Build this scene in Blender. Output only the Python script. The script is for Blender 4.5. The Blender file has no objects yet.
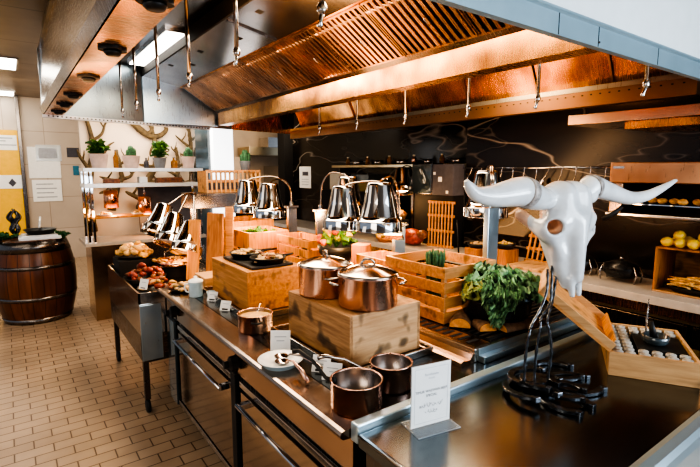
import bpy, bmesh, math, random
import numpy as np
from mathutils import Vector, Matrix, Euler
random.seed(7)
PI = math.pi
COL = bpy.context.scene.collection
# ---------------------------------------------------------------- materials
def nt_mat(name):
    m = bpy.data.materials.new(name); m.use_nodes = True
    nt = m.node_tree; b = nt.nodes['Principled BSDF']
    return m, nt, b
def coords(nt, scale=(1, 1, 1), obj=True):
    tc = nt.nodes.new('ShaderNodeTexCoord'); mp = nt.nodes.new('ShaderNodeMapping')
    nt.links.new(tc.outputs['Object' if obj else 'Generated'], mp.inputs['Vector'])
    mp.inputs['Scale'].default_value = scale
    return mp
def noise(nt, mp, s, d=3, rough=.55):
    n = nt.nodes.new('ShaderNodeTexNoise'); n.inputs['Scale'].default_value = s
    n.inputs['Detail'].default_value = d; n.inputs['Roughness'].default_value = rough
    nt.links.new(mp.outputs[0], n.inputs['Vector']); return n
def ramp(nt, src, stops):
    r = nt.nodes.new('ShaderNodeValToRGB'); e = r.color_ramp.elements
    while len(e) < len(stops): e.new(.5)
    for k, (p, c) in enumerate(stops):
        e[k].position = p; e[k].color = (c[0], c[1], c[2], 1) if not isinstance(c, (int, float)) else (c, c, c, 1)
    nt.links.new(src, r.inputs[0]); return r
def bump(nt, b, src, s=.2, d=.01):
    n = nt.nodes.new('ShaderNodeBump'); n.inputs['Strength'].default_value = s; n.inputs['Distance'].default_value = d
    nt.links.new(src, n.inputs['Height']); nt.links.new(n.outputs[0], b.inputs['Normal'])
def plain(name, c, rough=.5, metal=0, spots=.12, sc=18, bmp=.0, trans=0, emis=None, es=0, coat=0, alpha=1):
    m, nt, b = nt_mat(name); mp = coords(nt); n = noise(nt, mp, sc)
    lo = tuple(max(0, x * (1 - spots)) for x in c); hi = tuple(min(1, x * (1 + spots)) for x in c)
    r = ramp(nt, n.outputs[0], [(.3, lo), (.7, hi)]); nt.links.new(r.outputs[0], b.inputs['Base Color'])
    b.inputs['Roughness'].default_value = rough; b.inputs['Metallic'].default_value = metal
    b.inputs['Transmission Weight'].default_value = trans; b.inputs['Coat Weight'].default_value = coat
    b.inputs['Alpha'].default_value = alpha
    if bmp: bump(nt, b, n.outputs[0], bmp)
    if emis: b.inputs['Emission Color'].default_value = (*emis, 1); b.inputs['Emission Strength'].default_value = es
    return m
def steel(name, c=(.6, .58, .55), rough=.22, streak=(1, 1, 1), var=.25, wav=.05, c2=None, big=1.3):
    m, nt, b = nt_mat(name); b.inputs['Metallic'].default_value = 1
    mp = coords(nt, streak); n = noise(nt, mp, 9, 3)
    mp2 = coords(nt); n2 = noise(nt, mp2, big, 2)
    c2 = c2 or tuple(x * (1 - var) for x in c)
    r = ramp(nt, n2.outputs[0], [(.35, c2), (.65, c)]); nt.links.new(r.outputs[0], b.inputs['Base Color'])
    rr = ramp(nt, n.outputs[0], [(.3, rough * .88), (.7, rough * 1.15)]); nt.links.new(rr.outputs[0], b.inputs['Roughness'])
    if wav: bump(nt, b, n2.outputs[0], wav, .05)
    return m
def wood(name, c1, c2, scale=1, axis='X', rough=.55, knots=True):
    m, nt, b = nt_mat(name)
    s = {'X': (2.2, 30, 30), 'Y': (30, 2.2, 30), 'Z': (30, 30, 2.2)}[axis]
    mp = coords(nt, tuple(v * scale for v in s)); n = noise(nt, mp, 1.6, 6, .65)
    r = ramp(nt, n.outputs[0], [(.28, c1), (.48, tuple((a + d) / 2 for a, d in zip(c1, c2))), (.7, c2)])
    out = r.outputs[0]
    if knots == 'big':
        mpk = coords(nt, (9, 6, 9)); v = noise(nt, mpk, 1.25, 1.5); k = ramp(nt, v.outputs[0], [(.56, 1.0), (.62, .5), (.70, .16)])
        mx = nt.nodes.new('ShaderNodeMix'); mx.data_type = 'RGBA'; mx.blend_type = 'MULTIPLY'; mx.inputs[0].default_value = .9
        nt.links.new(out, mx.inputs[6]); nt.links.new(k.outputs[0], mx.inputs[7]); out = mx.outputs[2]
    elif knots:
        mp2 = coords(nt, {'X': (3.2, 9, 9), 'Y': (9, 3.2, 9), 'Z': (9, 9, 3.2)}[axis]); v = noise(nt, mp2, 1.5, 2)
        k = ramp(nt, v.outputs[0], [(.58, 1.0), (.66, .45), (.74, .25)])
        mx = nt.nodes.new('ShaderNodeMix'); mx.data_type = 'RGBA'; mx.blend_type = 'MULTIPLY'; mx.inputs[0].default_value = .8
        nt.links.new(out, mx.inputs[6]); nt.links.new(k.outputs[0], mx.inputs[7]); out = mx.outputs[2]
    nt.links.new(out, b.inputs['Base Color']); b.inputs['Roughness'].default_value = rough
    bump(nt, b, n.outputs[0], .25, .003)
    return m
M = {}
M['steel'] = steel('steel_brushed', (.62, .6, .57), .2, (1, 30, 1))
M['steel_top'] = steel('steel_worktop', (.20, .225, .235), .2, (1, 20, 1), .35, .03)
M['steel_light'] = steel('steel_bluish', (.55, .68, .76), .3, (1, 20, 1), .15, .02)
M['fascia_blue'] = plain('pale_blue_metal_paint', (.30, .43, .50), .35, .3, .08, 4)
M['steel_dark'] = steel('steel_dark', (.22, .2, .19), .25, (1, 20, 1), .3)
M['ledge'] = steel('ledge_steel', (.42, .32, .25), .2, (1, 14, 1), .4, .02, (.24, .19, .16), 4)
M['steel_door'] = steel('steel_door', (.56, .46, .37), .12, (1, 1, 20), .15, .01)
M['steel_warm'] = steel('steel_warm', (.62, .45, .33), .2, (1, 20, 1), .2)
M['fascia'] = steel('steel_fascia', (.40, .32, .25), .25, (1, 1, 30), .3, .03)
M['hood_glow_tint'] = steel('hood_steel_lit_tint', (.95, .45, .15), .26, (1, 20, 1), .55, .12, (.30, .125, .045), 2.6)  # stainless steel with the orange heat-lamp reflection put into its base colour
M['hood_dark'] = steel('hood_interior', (.33, .28, .25), .2, (1, 20, 1), .5, .06)
M['hood_end'] = steel('hood_end_panel', (.34, .42, .48), .3, (20, 1, 1), .2, .05)
M['lamp_strip'] = steel('lamp_channel_steel', (.80, .40, .18), .25, (1, 12, 1), .5, .1, (.26, .22, .20), 2.4)  # steel with patches of orange reflection mixed into the colour
M['hood_rail'] = steel('hood_rail', (.62, .52, .36), .3, (1, 20, 1), .3)
M['brown_rail'] = steel('hood_brown_face', (.42, .22, .11), .35, (1, 20, 1), .3)
M['baffle'] = steel('baffle_steel_lit_tint', (.60, .36, .21), .28, (1, 20, 1), .45, .1, (.26, .155, .10), 3)  # filter steel, warm reflected light put into its colour
M['chrome'] = steel('chrome', (.50, .50, .51), .04, (1, 1, 1), .05, 0)
M['tube'] = steel('chrome_tube', (.50, .44, .39), .14, (1, 1, 1), .1, 0)
M['copper'] = steel('copper_pan', (.86, .55, .44), .25, (1, 1, 1), .12, .0)
M['copper_in'] = steel('pan_lining', (.42, .36, .33), .28, (1, 1, 1), .3, .0)
M['iron'] = plain('cast_iron', (.022, .021, .02), .42, .3, .4, 60, .1)
M['wrought'] = plain('wrought_iron', (.10, .105, .115), .26, .9, .5, 35, .3)
M['black'] = plain('black_plastic', (.012, .012, .012), .55)
M['blackm'] = plain('black_enamel', (.015, .015, .016), .25, 0, .3, 10)
M['gap'] = plain('gap_shadow', (.008, .007, .007), .8)
M['white'] = plain('white_glaze', (.85, .86, .86), .2)
M['enamel'] = plain('blue_white_enamel', (.55, .72, .8), .2)
M['paper'] = plain('white_paper', (.85, .85, .83), .7, 0, .03)
M['ink'] = plain('ink', (.08, .08, .1), .7)
M['ink_grey'] = plain('ink_grey', (.38, .4, .44), .7)
M['edge_window_tint'] = plain('window_tinted_steel', (.50, .63, .70), .28, .75, .05, 4)  # bluish window reflection on steel put into the base colour
M['acrylic'] = plain('clear_acrylic', (.85, .93, 1), .05, 0, 0, 5, alpha=.28)
M['copper_panel'] = steel('copper_toned_panel', (.72, .40, .22), .3, (1, 12, 1), .4, .03, (.38, .2, .11), 3)
M['glass'] = plain('glass', (.95, .97, .97), .03, 0, 0, 5, 0, .92)
M['dark_glass'] = plain('dark_glass', (.05, .07, .08), .06, 0, .2, 5, coat=1)
M['wood_y'] = wood('oak_box_wood', (.34, .125, .03), (.66, .31, .095), 1, 'Y')
M['wood_x'] = wood('crate_slat_wood', (.44, .17, .045), (.74, .37, .13), 1, 'X')
M['wood_gnarl'] = wood('knotty_box_wood', (.20, .08, .025), (.60, .34, .15), .8, 'Y', knots='big')
M['wood_knot_pale'] = wood('pale_knotty_wood', (.42, .21, .085), (.72, .46, .24), .8, 'X', knots='big')
M['wood_pale'] = wood('pale_pine', (.44, .22, .085), (.72, .44, .21), 1, 'X')
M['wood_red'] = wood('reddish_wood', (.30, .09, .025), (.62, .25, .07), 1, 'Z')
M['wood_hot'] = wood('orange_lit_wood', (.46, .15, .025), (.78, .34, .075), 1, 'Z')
M['bark'] = plain('bark', (.16, .09, .05), .85, 0, .5, 30, .8)
M['logend'] = wood('log_heartwood', (.50, .17, .03), (.80, .36, .09), 1.5, 'X', knots=False)
M['amber'] = plain('amber_glass', (.45, .2, .04), .1, 0, .2, 9, trans=.4)
M['copper_glow'] = steel('copper_shade', (.85, .42, .25), .2, (1, 1, 8), .2, 0)
M['jar_cap'] = plain('jar_cap_cloth', (.42, .39, .34), .7, 0, .5, 90, .5)
M['bone'] = plain('bone_white', (.66, .69, .71), .14, 0, .14, 11, .12, coat=.4)
M['bone_warm_shade'] = plain('bone_warm_shade', (.55, .36, .26), .3, 0, .3, 14, .1)  # orange light on the rear and socket shade put into bone colour
M['hornband'] = plain('horn_band', (.36, .33, .31), .45, 0, .5, 50, .5)
M['terracotta'] = plain('blush_ceramic', (.66, .50, .44), .5)
M['greypot'] = plain('grey_ceramic', (.19, .20, .22), .5)
M['soil'] = plain('soil', (.05, .03, .02), .9)
M['leaf'] = plain('leaf_green', (.045, .14, .035), .45, 0, .5, 30)
M['leaf_l'] = plain('leaf_light', (.13, .27, .05), .45, 0, .5, 30)
M['cactus'] = plain('cactus_green', (.05, .15, .07), .6, 0, .5, 60)
M['branch'] = plain('branch_bark', (.11, .075, .035), .8, 0, .4, 22, .5)
M['lemon'] = plain('lemon_peel', (.93, .60, .05), .35, 0, .12, 12, .1)
M['bread'] = plain('toasted_bread', (.72, .36, .09), .7, 0, .5, 40, .6)
M['cream'] = plain('cream_food', (.66, .40, .15), .55, 0, .3, 45, .5)
M['roast'] = plain('roast_meat', (.20, .065, .022), .35, 0, .6, 35, .6)
M['redmeat'] = plain('cured_red_meat', (.30, .045, .022), .4, 0, .5, 30, .4)
M['tomato'] = plain('tomato', (.72, .12, .03), .25, 0, .2, 9)
M['yellowfood'] = plain('yellow_pepper', (.85, .55, .06), .4, 0, .3, 30, .3)
M['beige_food'] = plain('grain_food', (.6, .4, .2), .8, 0, .5, 90, .8)
M['yellow'] = plain('yellow_panel', (.86, .49, .02), .5, 0, .05)
M['blue_sign'] = plain('blue_sign', (.03, .18, .28), .5)
M['stone'] = plain('worktop_stone', (.50, .44, .38), .28, 0, .12, 9)
M['white_wall'] = plain('white_plaster', (.74, .60, .47), .7, 0, .05, 3)
M['beige_wall'] = plain('beige_plaster', (.45, .36, .27), .7, 0, .1, 3)
M['white_paint'] = plain('hood_white_paint', (.80, .86, .88), .4, 0, .03, 8)
M['ceil'] = None
M['shelfw'] = plain('shelf_white_metal', (.78, .80, .83), .3, .2, .04)
M['emit'] = plain('light_panel', (1, 1, 1), .5, emis=(1, .95, .86), es=7)
M['emit_hood'] = plain('hood_light_panel', (1, 1, 1), .5, emis=(1, .93, .82), es=9)
M['emit_warm'] = plain('heat_bulb', (1, .8, .5), .4, emis=(1, .66, .30), es=22)
M['emit_white'] = plain('backlit_panel', (1, 1, 1), .5, emis=(.93, .97, 1), es=1.6)
# ceiling: big matt metal panels
def mk_brick(name, c1, c2, mortar, bw, rh, ms, rough, rot=(0, 0, 0), offset=.5, bmpv=.3, nz=.25, coat=0):
    m, nt, b = nt_mat(name); tc = nt.nodes.new('ShaderNodeTexCoord'); mp = nt.nodes.new('ShaderNodeMapping')
    mp.inputs['Rotation'].default_value = rot; nt.links.new(tc.outputs['Object'], mp.inputs['Vector'])
    br = nt.nodes.new('ShaderNodeTexBrick'); nt.links.new(mp.outputs[0], br.inputs['Vector'])
    br.inputs['Scale'].default_value = 1; br.inputs['Brick Width'].default_value = bw; br.inputs['Row Height'].default_value = rh
    br.inputs['Mortar Size'].default_value = ms; br.inputs['Mortar Smooth'].default_value = .1; br.offset = offset
    br.inputs['Color1'].default_value = (*c1, 1); br.inputs['Color2'].default_value = (*c2, 1); br.inputs['Mortar'].default_value = (*mortar, 1)
    n = noise(nt, mp, 1.7, 4); k = ramp(nt, n.outputs[0], [(.3, 1 - nz), (.7, 1.0)])
    mx = nt.nodes.new('ShaderNodeMix'); mx.data_type = 'RGBA'; mx.blend_type = 'MULTIPLY'; mx.inputs[0].default_value = 1
    nt.links.new(br.outputs[0], mx.inputs[6]); nt.links.new(k.outputs[0], mx.inputs[7]); nt.links.new(mx.outputs[2], b.inputs['Base Color'])
    b.inputs['Roughness'].default_value = rough; b.inputs['Coat Weight'].default_value = coat
    bp = nt.nodes.new('ShaderNodeBump'); bp.inputs['Strength'].default_value = bmpv; bp.inputs['Distance'].default_value = .003; bp.invert = True
    nt.links.new(br.outputs['Fac'], bp.inputs['Height']); nt.links.new(bp.outputs[0], b.inputs['Normal'])
    return m
M['floor'] = mk_brick('floor_tiles', (.56, .41, .28), (.48, .345, .23), (.16, .10, .06), .2, .1, .004, .33, nz=.3)
M['ceil'] = mk_brick('ceiling_panels', (.27, .195, .13), (.24, .175, .115), (.03, .02, .015), 1.2, .6, .006, .35, rot=(0, 0, PI / 2), offset=0, nz=.3)
M['tile_wall'] = mk_brick('wall_tiles', (.60, .50, .41), (.56, .47, .38), (.40, .31, .24), .6, .6, .006, .35, rot=(PI / 2, 0, 0), offset=0, nz=.15)
def marble():
    m, nt, b = nt_mat('black_marble'); mp = coords(nt, (1, .45, 1.25))
    n0 = noise(nt, mp, 1.1, 5, .6)
    def vein(sc_, off, w_, val):
        m_ = nt.nodes.new('ShaderNodeMapping'); tc = nt.nodes.new('ShaderNodeTexCoord'); nt.links.new(tc.outputs['Object'], m_.inputs['Vector'])
        m_.inputs['Scale'].default_value = (1, .42, 1.5); m_.inputs['Location'].default_value = (off, off * 2, off * 3); m_.inputs['Rotation'].default_value = (.25, 0, 0)
        q = noise(nt, m_, sc_, 3, .45); s1 = nt.nodes.new('ShaderNodeMath'); s1.operation = 'SUBTRACT'; s1.inputs[1].default_value = .5; nt.links.new(q.outputs[0], s1.inputs[0])
        ab = nt.nodes.new('ShaderNodeMath'); ab.operation = 'ABSOLUTE'; nt.links.new(s1.outputs[0], ab.inputs[0])
        return ramp(nt, ab.outputs[0], [(0, val), (w_, .0)])
    v1 = vein(.9, 3.1, .006, .34); v2 = vein(1.7, 9.7, .005, .10)
    ad = nt.nodes.new('ShaderNodeMath'); ad.operation = 'ADD'; nt.links.new(v1.outputs[0], ad.inputs[0]); nt.links.new(v2.outputs[0], ad.inputs[1])
    r = ramp(nt, ad.outputs[0], [(0, (.017, .0135, .011)), (.5, (.5, .44, .38))])
    k = ramp(nt, n0.outputs[0], [(.35, .5), (.7, 1.3)])
    mx = nt.nodes.new('ShaderNodeMix'); mx.data_type = 'RGBA'; mx.blend_type = 'MULTIPLY'; mx.inputs[0].default_value = 1
    nt.links.new(r.outputs[0], mx.inputs[6]); nt.links.new(k.outputs[0], mx.inputs[7]); nt.links.new(mx.outputs[2], b.inputs['Base Color'])
    b.inputs['Roughness'].default_value = .22
    return m
M['marble'] = marble()
def barrelmat():
    m, nt, b = nt_mat('barrel_staves'); tc = nt.nodes.new('ShaderNodeTexCoord')
    sp = nt.nodes.new('ShaderNodeSeparateXYZ'); nt.links.new(tc.outputs['Object'], sp.inputs[0])
    at = nt.nodes.new('ShaderNodeMath'); at.operation = 'ARCTAN2'; nt.links.new(sp.outputs[1], at.inputs[0]); nt.links.new(sp.outputs[0], at.inputs[1])
    mu = nt.nodes.new('ShaderNodeMath'); mu.operation = 'MULTIPLY'; mu.inputs[1].default_value = 22 / (2 * PI); nt.links.new(at.outputs[0], mu.inputs[0])
    fr = nt.nodes.new('ShaderNodeMath'); fr.operation = 'FRACT'; nt.links.new(mu.outputs[0], fr.inputs[0])
    fl = nt.nodes.new('ShaderNodeMath'); fl.operation = 'FLOOR'; nt.links.new(mu.outputs[0], fl.inputs[0])
    wn = nt.nodes.new('ShaderNodeTexWhiteNoise'); wn.noise_dimensions = '1D'; nt.links.new(fl.outputs[0], wn.inputs['W'])
    seam = ramp(nt, fr.outputs[0], [(0, .15), (.06, 1), (.94, 1), (1, .15)])
    tone = ramp(nt, wn.outputs[0], [(0, (.085, .024, .006)), (1, (.20, .062, .014))])
    mp = coords(nt, (14, 14, 1.5)); n = noise(nt, mp, 1.5, 5); g = ramp(nt, n.outputs[0], [(.3, .55), (.7, 1.15)])
    prev = tone.outputs[0]
    for s in (seam, g):
        mx = nt.nodes.new('ShaderNodeMix'); mx.data_type = 'RGBA'; mx.blend_type = 'MULTIPLY'; mx.inputs[0].default_value = 1
        nt.links.new(prev, mx.inputs[6]); nt.links.new(s.outputs[0], mx.inputs[7]); prev = mx.outputs[2]
    nt.links.new(prev, b.inputs['Base Color']); b.inputs['Roughness'].default_value = .28
    return m
M['barrel'] = barrelmat()
M['kale'] = None
def kalemat():
    m, nt, b = nt_mat('kale_leaf'); mp = coords(nt); n = noise(nt, mp, 16, 4)
    r = ramp(nt, n.outputs[0], [(.32, (.05, .19, .09)), (.48, (.17, .42, .21)), (.62, (.55, .70, .46))])
    nt.links.new(r.outputs[0], b.inputs['Base Color']); b.inputs['Roughness'].default_value = .5
    n2 = noise(nt, mp, 90, 3); bump(nt, b, n2.outputs[0], .6, .004); return m
M['kale'] = kalemat()
M['kale_edge'] = plain('kale_curly_edge', (.30, .54, .28), .5, 0, .6, 28, .4)
M['kale_y'] = plain('kale_yellow_leaf', (.55, .55, .16), .5, 0, .5, 25, .4)

# ---------------------------------------------------------------- mesh helper
class MB:
    def __init__(s): s.bm = bmesh.new(); s.mats = []; s.cur = 0; s.sm = False
    def mat(s, m):
        if m not in s.mats: s.mats.append(m)
        s.cur = s.mats.index(m); return s
    def _fin(s, vs, X, smooth):
        if X is not None:
            for v in vs: v.co = X @ v.co
        fs = set()
        for v in vs: fs.update(v.link_faces)
        for f in fs: f.material_index = s.cur; f.smooth = smooth
    def box(s, a, b, bev=0, X=None, seg=2):
        t = bmesh.new(); bmesh.ops.create_cube(t, size=1)
        for v in t.verts:
            v.co = Vector([(a[i] + b[i]) / 2 + v.co[i] * abs(b[i] - a[i]) for i in range(3)])
        if bev: bmesh.ops.bevel(t, geom=t.edges[:], offset=bev, segments=seg, profile=.6, affect='EDGES')
        s.merge(t, X, False); return s
    def merge(s, t, X=None, smooth=False):
        mp = {}
        for v in t.verts:
            mp[v] = s.bm.verts.new(X @ v.co if X is not None else v.co)
        for f in t.faces:
            try: n = s.bm.faces.new([mp[v] for v in f.verts]); n.material_index = s.cur; n.smooth = smooth or f.smooth
            except ValueError: pass
        t.free(); return s
    def lathe(s, prof, n=32, X=None, smooth=True, c=(0, 0, 0), a0=0, a1=2 * PI):
        full = abs(a1 - a0 - 2 * PI) < 1e-6; t = bmesh.new(); rings = []
        k = n if full else n + 1
        for r, z in prof:
            if r < 1e-6: rings.append([t.verts.new((c[0], c[1], c[2] + z))])
            else: rings.append([t.verts.new((c[0] + r * math.cos(a0 + (a1 - a0) * i / n), c[1] + r * math.sin(a0 + (a1 - a0) * i / n), c[2] + z)) for i in range(k)])
        for A, B in zip(rings, rings[1:]):
            for i in range(n):
                j = (i + 1) % k
                if len(A) == 1 and len(B) == 1: continue
                if len(A) == 1: t.faces.new((A[0], B[j], B[i]))
                elif len(B) == 1: t.faces.new((A[i], A[j], B[0]))
                else: t.faces.new((A[i], A[j], B[j], B[i]))
        s.merge(t, X, smooth); return s
    def cyl(s, p, r, h, n=24, X=None, smooth=True, r2=None):
        r2 = r if r2 is None else r2
        return s.lathe([(0, 0), (r, 0), (r, 1e-4), (r2, h - 1e-4), (r2, h), (0, h)], n, X, smooth, p)
    def tube(s, pts, r, n=8, X=None, cap=True):
        pts = [Vector(p) for p in pts]; rs = r if isinstance(r, (list, tuple)) else [r] * len(pts)
        t = bmesh.new(); rings = []; up = None
        for i, p in enumerate(pts):
            d = (pts[min(i + 1, len(pts) - 1)] - pts[max(i - 1, 0)]).normalized()
            if up is None: up = Vector((0, 0, 1)) if abs(d.z) < .9 else Vector((1, 0, 0))
            a = d.cross(up).normalized(); b = a.cross(d).normalized(); up = b
            rings.append([t.verts.new(p + (a * math.cos(2 * PI * k / n) + b * math.sin(2 * PI * k / n)) * rs[i]) for k in range(n)])
        for A, B in zip(rings, rings[1:]):
            for k in range(n): t.faces.new((A[k], A[(k + 1) % n], B[(k + 1) % n], B[k]))
        if cap: t.faces.new(rings[0][::-1]); t.faces.new(rings[-1])
        for f in t.faces: f.smooth = len(f.verts) == 4
        s.merge(t, X); return s
    def ball(s, c, r, sub=2, X=None, jit=0):
        t = bmesh.new(); bmesh.ops.create_icosphere(t, subdivisions=sub, radius=1)
        rr = r if isinstance(r, (tuple, list)) else (r, r, r)
        for v in t.verts:
            k = 1 + random.uniform(-jit, jit)
            v.co = Vector((c[0] + v.co.x * rr[0] * k, c[1] + v.co.y * rr[1] * k, c[2] + v.co.z * rr[2] * k))
        s.merge(t, X, True); return s
    def prism(s, poly, ax, lo, hi, X=None):
        t = bmesh.new()
        def P(q, w): return (w, q[0], q[1]) if ax == 'x' else (q[0], w, q[1]) if ax == 'y' else (q[0], q[1], w)
        A = [t.verts.new(P(q, lo)) for q in poly]; B = [t.verts.new(P(q, hi)) for q in poly]; n = len(poly)
        t.faces.new(A[::-1]); t.faces.new(B)
        for i in range(n): t.faces.new((A[i], A[(i + 1) % n], B[(i + 1) % n], B[i]))
        bmesh.ops.recalc_face_normals(t, faces=t.faces[:]); s.merge(t, X); return s
    def quad(s, *p):
        vs = [s.bm.verts.new(q) for q in p]; f = s.bm.faces.new(vs); f.material_index = s.cur; return s
    def build(s, name, m=None, parent=None, loc=None, rot=None):
        me = bpy.data.meshes.new(name)
        bmesh.ops.recalc_face_normals(s.bm, faces=s.bm.faces[:])
        s.bm.to_mesh(me); s.bm.free()
        for q in (s.mats if s.mats else [m]): me.materials.append(M[q])
        o = bpy.data.objects.new(name, me); COL.objects.link(o)
        if parent: o.parent = parent
        if loc: o.location = loc
        if rot: o.rotation_euler = rot
        return o
def tag(o, label, cat, group=None, kind=None):
    o['label'] = label; o['category'] = cat
    if group: o['group'] = group
    if kind: o['kind'] = kind
    return o
def thing(name, label, cat, loc=(0, 0, 0), rz=0, group=None, kind=None, rot=None):
    o = bpy.data.objects.new(name, None); COL.objects.link(o); o.location = loc
    o.rotation_euler = rot if rot else (0, 0, rz); o.empty_display_size = .1
    return tag(o, label, cat, group, kind)
def struct(o): o['kind'] = 'structure'; return o
def dup(root, loc, rz=None, label=None, group=None, rot=None, scale=None):
    r = root.copy(); COL.objects.link(r); r.location = loc
    if rz is not None: r.rotation_euler = (0, 0, rz)
    if rot is not None: r.rotation_euler = rot
    if scale: r.scale = scale if isinstance(scale, tuple) else (scale,) * 3
    if label: r['label'] = label
    if group: r['group'] = group
    for ch in list(root.children):
        c = ch.copy(); COL.objects.link(c); c.parent = r
        for g in list(ch.children):
            d = g.copy(); COL.objects.link(d); d.parent = c
    return r
def text(body, size, mat, parent, loc, rot=(0, 0, 0), name='lettering', align='CENTER'):
    c = bpy.data.curves.new(name, 'FONT'); c.body = body; c.size = size; c.align_x = align; c.align_y = 'CENTER'
    t = bpy.data.objects.new(name, c); COL.objects.link(t)
    dg = bpy.context.evaluated_depsgraph_get(); dg.update()
    me = bpy.data.meshes.new_from_object(t.evaluated_get(dg)); me.materials.clear(); me.materials.append(M[mat])
    bpy.data.objects.remove(t); o = bpy.data.objects.new(name, me); COL.objects.link(o)
    o.parent = parent; o.location = loc; o.rotation_euler = rot
    return o
def Rz(a): return Matrix.Rotation(a, 4, 'Z')
def T(*p): return Matrix.Translation(p)
def RX(a): return Matrix.Rotation(a, 4, 'X')
def RY(a): return Matrix.Rotation(a, 4, 'Y')

# ---------------------------------------------------------------- camera
cam = bpy.data.cameras.new('camera'); cam.lens = 24; cam.sensor_width = 36; cam.clip_start = .05
co = bpy.data.objects.new('camera', cam); COL.objects.link(co)
co.location = (0, 0, 1.70); co.rotation_euler = (math.radians(90 - 7.748), 0, math.radians(-36.06))
bpy.context.scene.camera = co

# ---------------------------------------------------------------- room
struct(MB().box((-3, -2.5, -.1), (6, 13, 0)).build('floor', 'floor'))
struct(MB().box((-3, -2.5, 3.0), (6, 13, 3.1)).build('ceiling', 'ceil'))
struct(MB().box((-3, 10.4, 0), (6, 10.5, 3.0)).build('wall_back', 'tile_wall'))
struct(MB().box((3.8, -2.5, 0), (3.9, 3.2, 3.0)).build('wall_right', 'marble'))
struct(MB().box((4.3, 3.2, 0), (4.4, 7.7, 3.0)).build('wall_alcove', 'marble'))
struct(MB().box((3.9, 3.1, 0), (4.4, 3.2, 3.0)).build('wall_alcove_return', 'marble'))
struct(MB().box((4.12, 7.7, 0), (4.4, 7.95, 3.0)).build('wall_pier', 'gap'))
struct(MB().box((2.45, 9.0, 0), (6, 9.1, 3.0)).build('wall_far_kitchen', 'beige_wall'))
struct(MB().box((.74, 6.55, 0), (2.12, 6.62, 2.6)).build('wall_partition', 'white_wall'))
# pipe trim on tiled wall
struct(MB().box((.20, 10.30, 0), (.26, 10.36, 3.0), .01).build('trim_1', 'steel_dark'))

# ceiling lights (left)
for (y0, y1, lab) in ((6.9, 7.6, 'recessed ceiling light panel nearer the camera at upper left'), (9.75, 10.25, 'recessed ceiling light panel farther off, close to the tiled wall')):
    t = thing('ceiling_light', lab, 'ceiling light', (-.25, (y0 + y1) / 2, 2.985), group='ceiling light panels')
    h = (y1 - y0) / 2
    MB().box((-.46, -h - .02, -.004), (.46, h + .02, .014)).build('frame', 'steel', t)
    MB().box((-.44, -h, -.008), (.44, h, -.0045)).build('diffuser', 'emit', t)
# ---------------------------------------------------------------- canopy hood
Y0, Y1 = 1.03, 5.15
hood = thing('canopy_hood', 'huge stainless canopy hood over the cooking island, orange glow tinted into its inside', 'extractor hood', (1.8, 3, 2.2))
def hp(mb, name, m): 
    o = mb.build(name, m, hood); o.matrix_parent_inverse = Matrix.Translation((-1.8, -3, -2.2)); return o
m = MB().prism([(.29, 2.262), (.302, 2.262), (.362, 2.985), (.35, 2.985)], 'y', Y0, Y1 - .05)
hp(m, 'side_fascia', 'fascia')
m = MB().prism([(.305, 2.2), (.312, 2.2), (.305, 2.25), (.29, 2.262), (.283, 2.256)], 'y', Y0, Y1)
hp(m, 'lip', 'steel_dark')
m = MB().prism([(.305, 2.2), (.46, 2.2), (.46, 2.30), (.442, 2.30), (.442, 2.208), (.305, 2.208)], 'y', Y0 + .02, Y1)
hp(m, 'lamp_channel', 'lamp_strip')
m = MB().box((.31, Y0 + .03, 2.78), (3.3, Y1 + .3, 2.80)); hp(m, 'inner_ceiling', 'hood_dark')
m = MB().prism([(1.22, 2.70), (1.6, 2.625), (1.6, 2.60), (1.22, 2.675)], 'y', Y0 + .03, Y1 + .35)
m.mats = ['hood_dark', 'gap', 'steel_dark']; m.cur = 1
for y, x in ((2.0, 1.40), (2.75, 1.32), (3.3, 1.42), (3.9, 1.34), (4.35, 1.42), (4.6, 1.30)):
    z = 2.675 - (x - 1.22) * .1974
    m.prism([(x - .02, z + .0035), (x + .02, z - .0045), (x + .02, z + .003), (x - .02, z + .011)], 'y', y - .03, y + .03)
m.cur = 2; m.prism([(1.24, 2.672), (1.59, 2.603), (1.59, 2.590), (1.24, 2.66)], 'y', 3.05, 3.08)
hp(m, 'plenum_panel', 'hood_dark')
m = MB().box((1.21, Y0 + .03, 2.672), (1.225, Y1 + .3, 2.78)); hp(m, 'plenum_side', 'gap')
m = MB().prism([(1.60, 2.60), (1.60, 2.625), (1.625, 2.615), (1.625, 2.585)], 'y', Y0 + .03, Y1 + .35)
hp(m, 'filter_rail', 'hood_glow_tint')
m = MB().prism([(1.96, 2.375), (2.0, 2.345), (2.0, 2.37), (1.97, 2.40)], 'y', Y0 + .03, Y1 + .2)
hp(m, 'gutter_rim', 'steel_dark')
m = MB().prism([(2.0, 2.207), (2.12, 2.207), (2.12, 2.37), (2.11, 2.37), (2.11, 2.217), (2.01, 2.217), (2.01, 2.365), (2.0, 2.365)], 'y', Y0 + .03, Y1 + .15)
hp(m, 'grease_gutter', 'hood_glow_tint')
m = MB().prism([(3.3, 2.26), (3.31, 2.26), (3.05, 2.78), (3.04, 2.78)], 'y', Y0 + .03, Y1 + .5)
m.mats = ['hood_glow_tint', 'brown_rail']; m.cur = 1
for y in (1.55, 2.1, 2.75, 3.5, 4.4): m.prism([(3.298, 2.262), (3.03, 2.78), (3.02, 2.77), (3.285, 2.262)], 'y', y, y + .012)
hp(m, 'right_inner_panel', 'hood_glow_tint')
m = MB().prism([(3.22, 2.23), (3.30, 2.23), (3.30, 2.275), (3.22, 2.262)], 'y', Y0 + .03, Y1 + .7); hp(m, 'rail_ledge', 'hood_rail')
m = MB().box((3.225, Y0 + .03, 2.13), (3.30, Y1 + .7, 2.229))
m.mats = ['brown_rail', 'gap']; m.cur = 1
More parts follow.
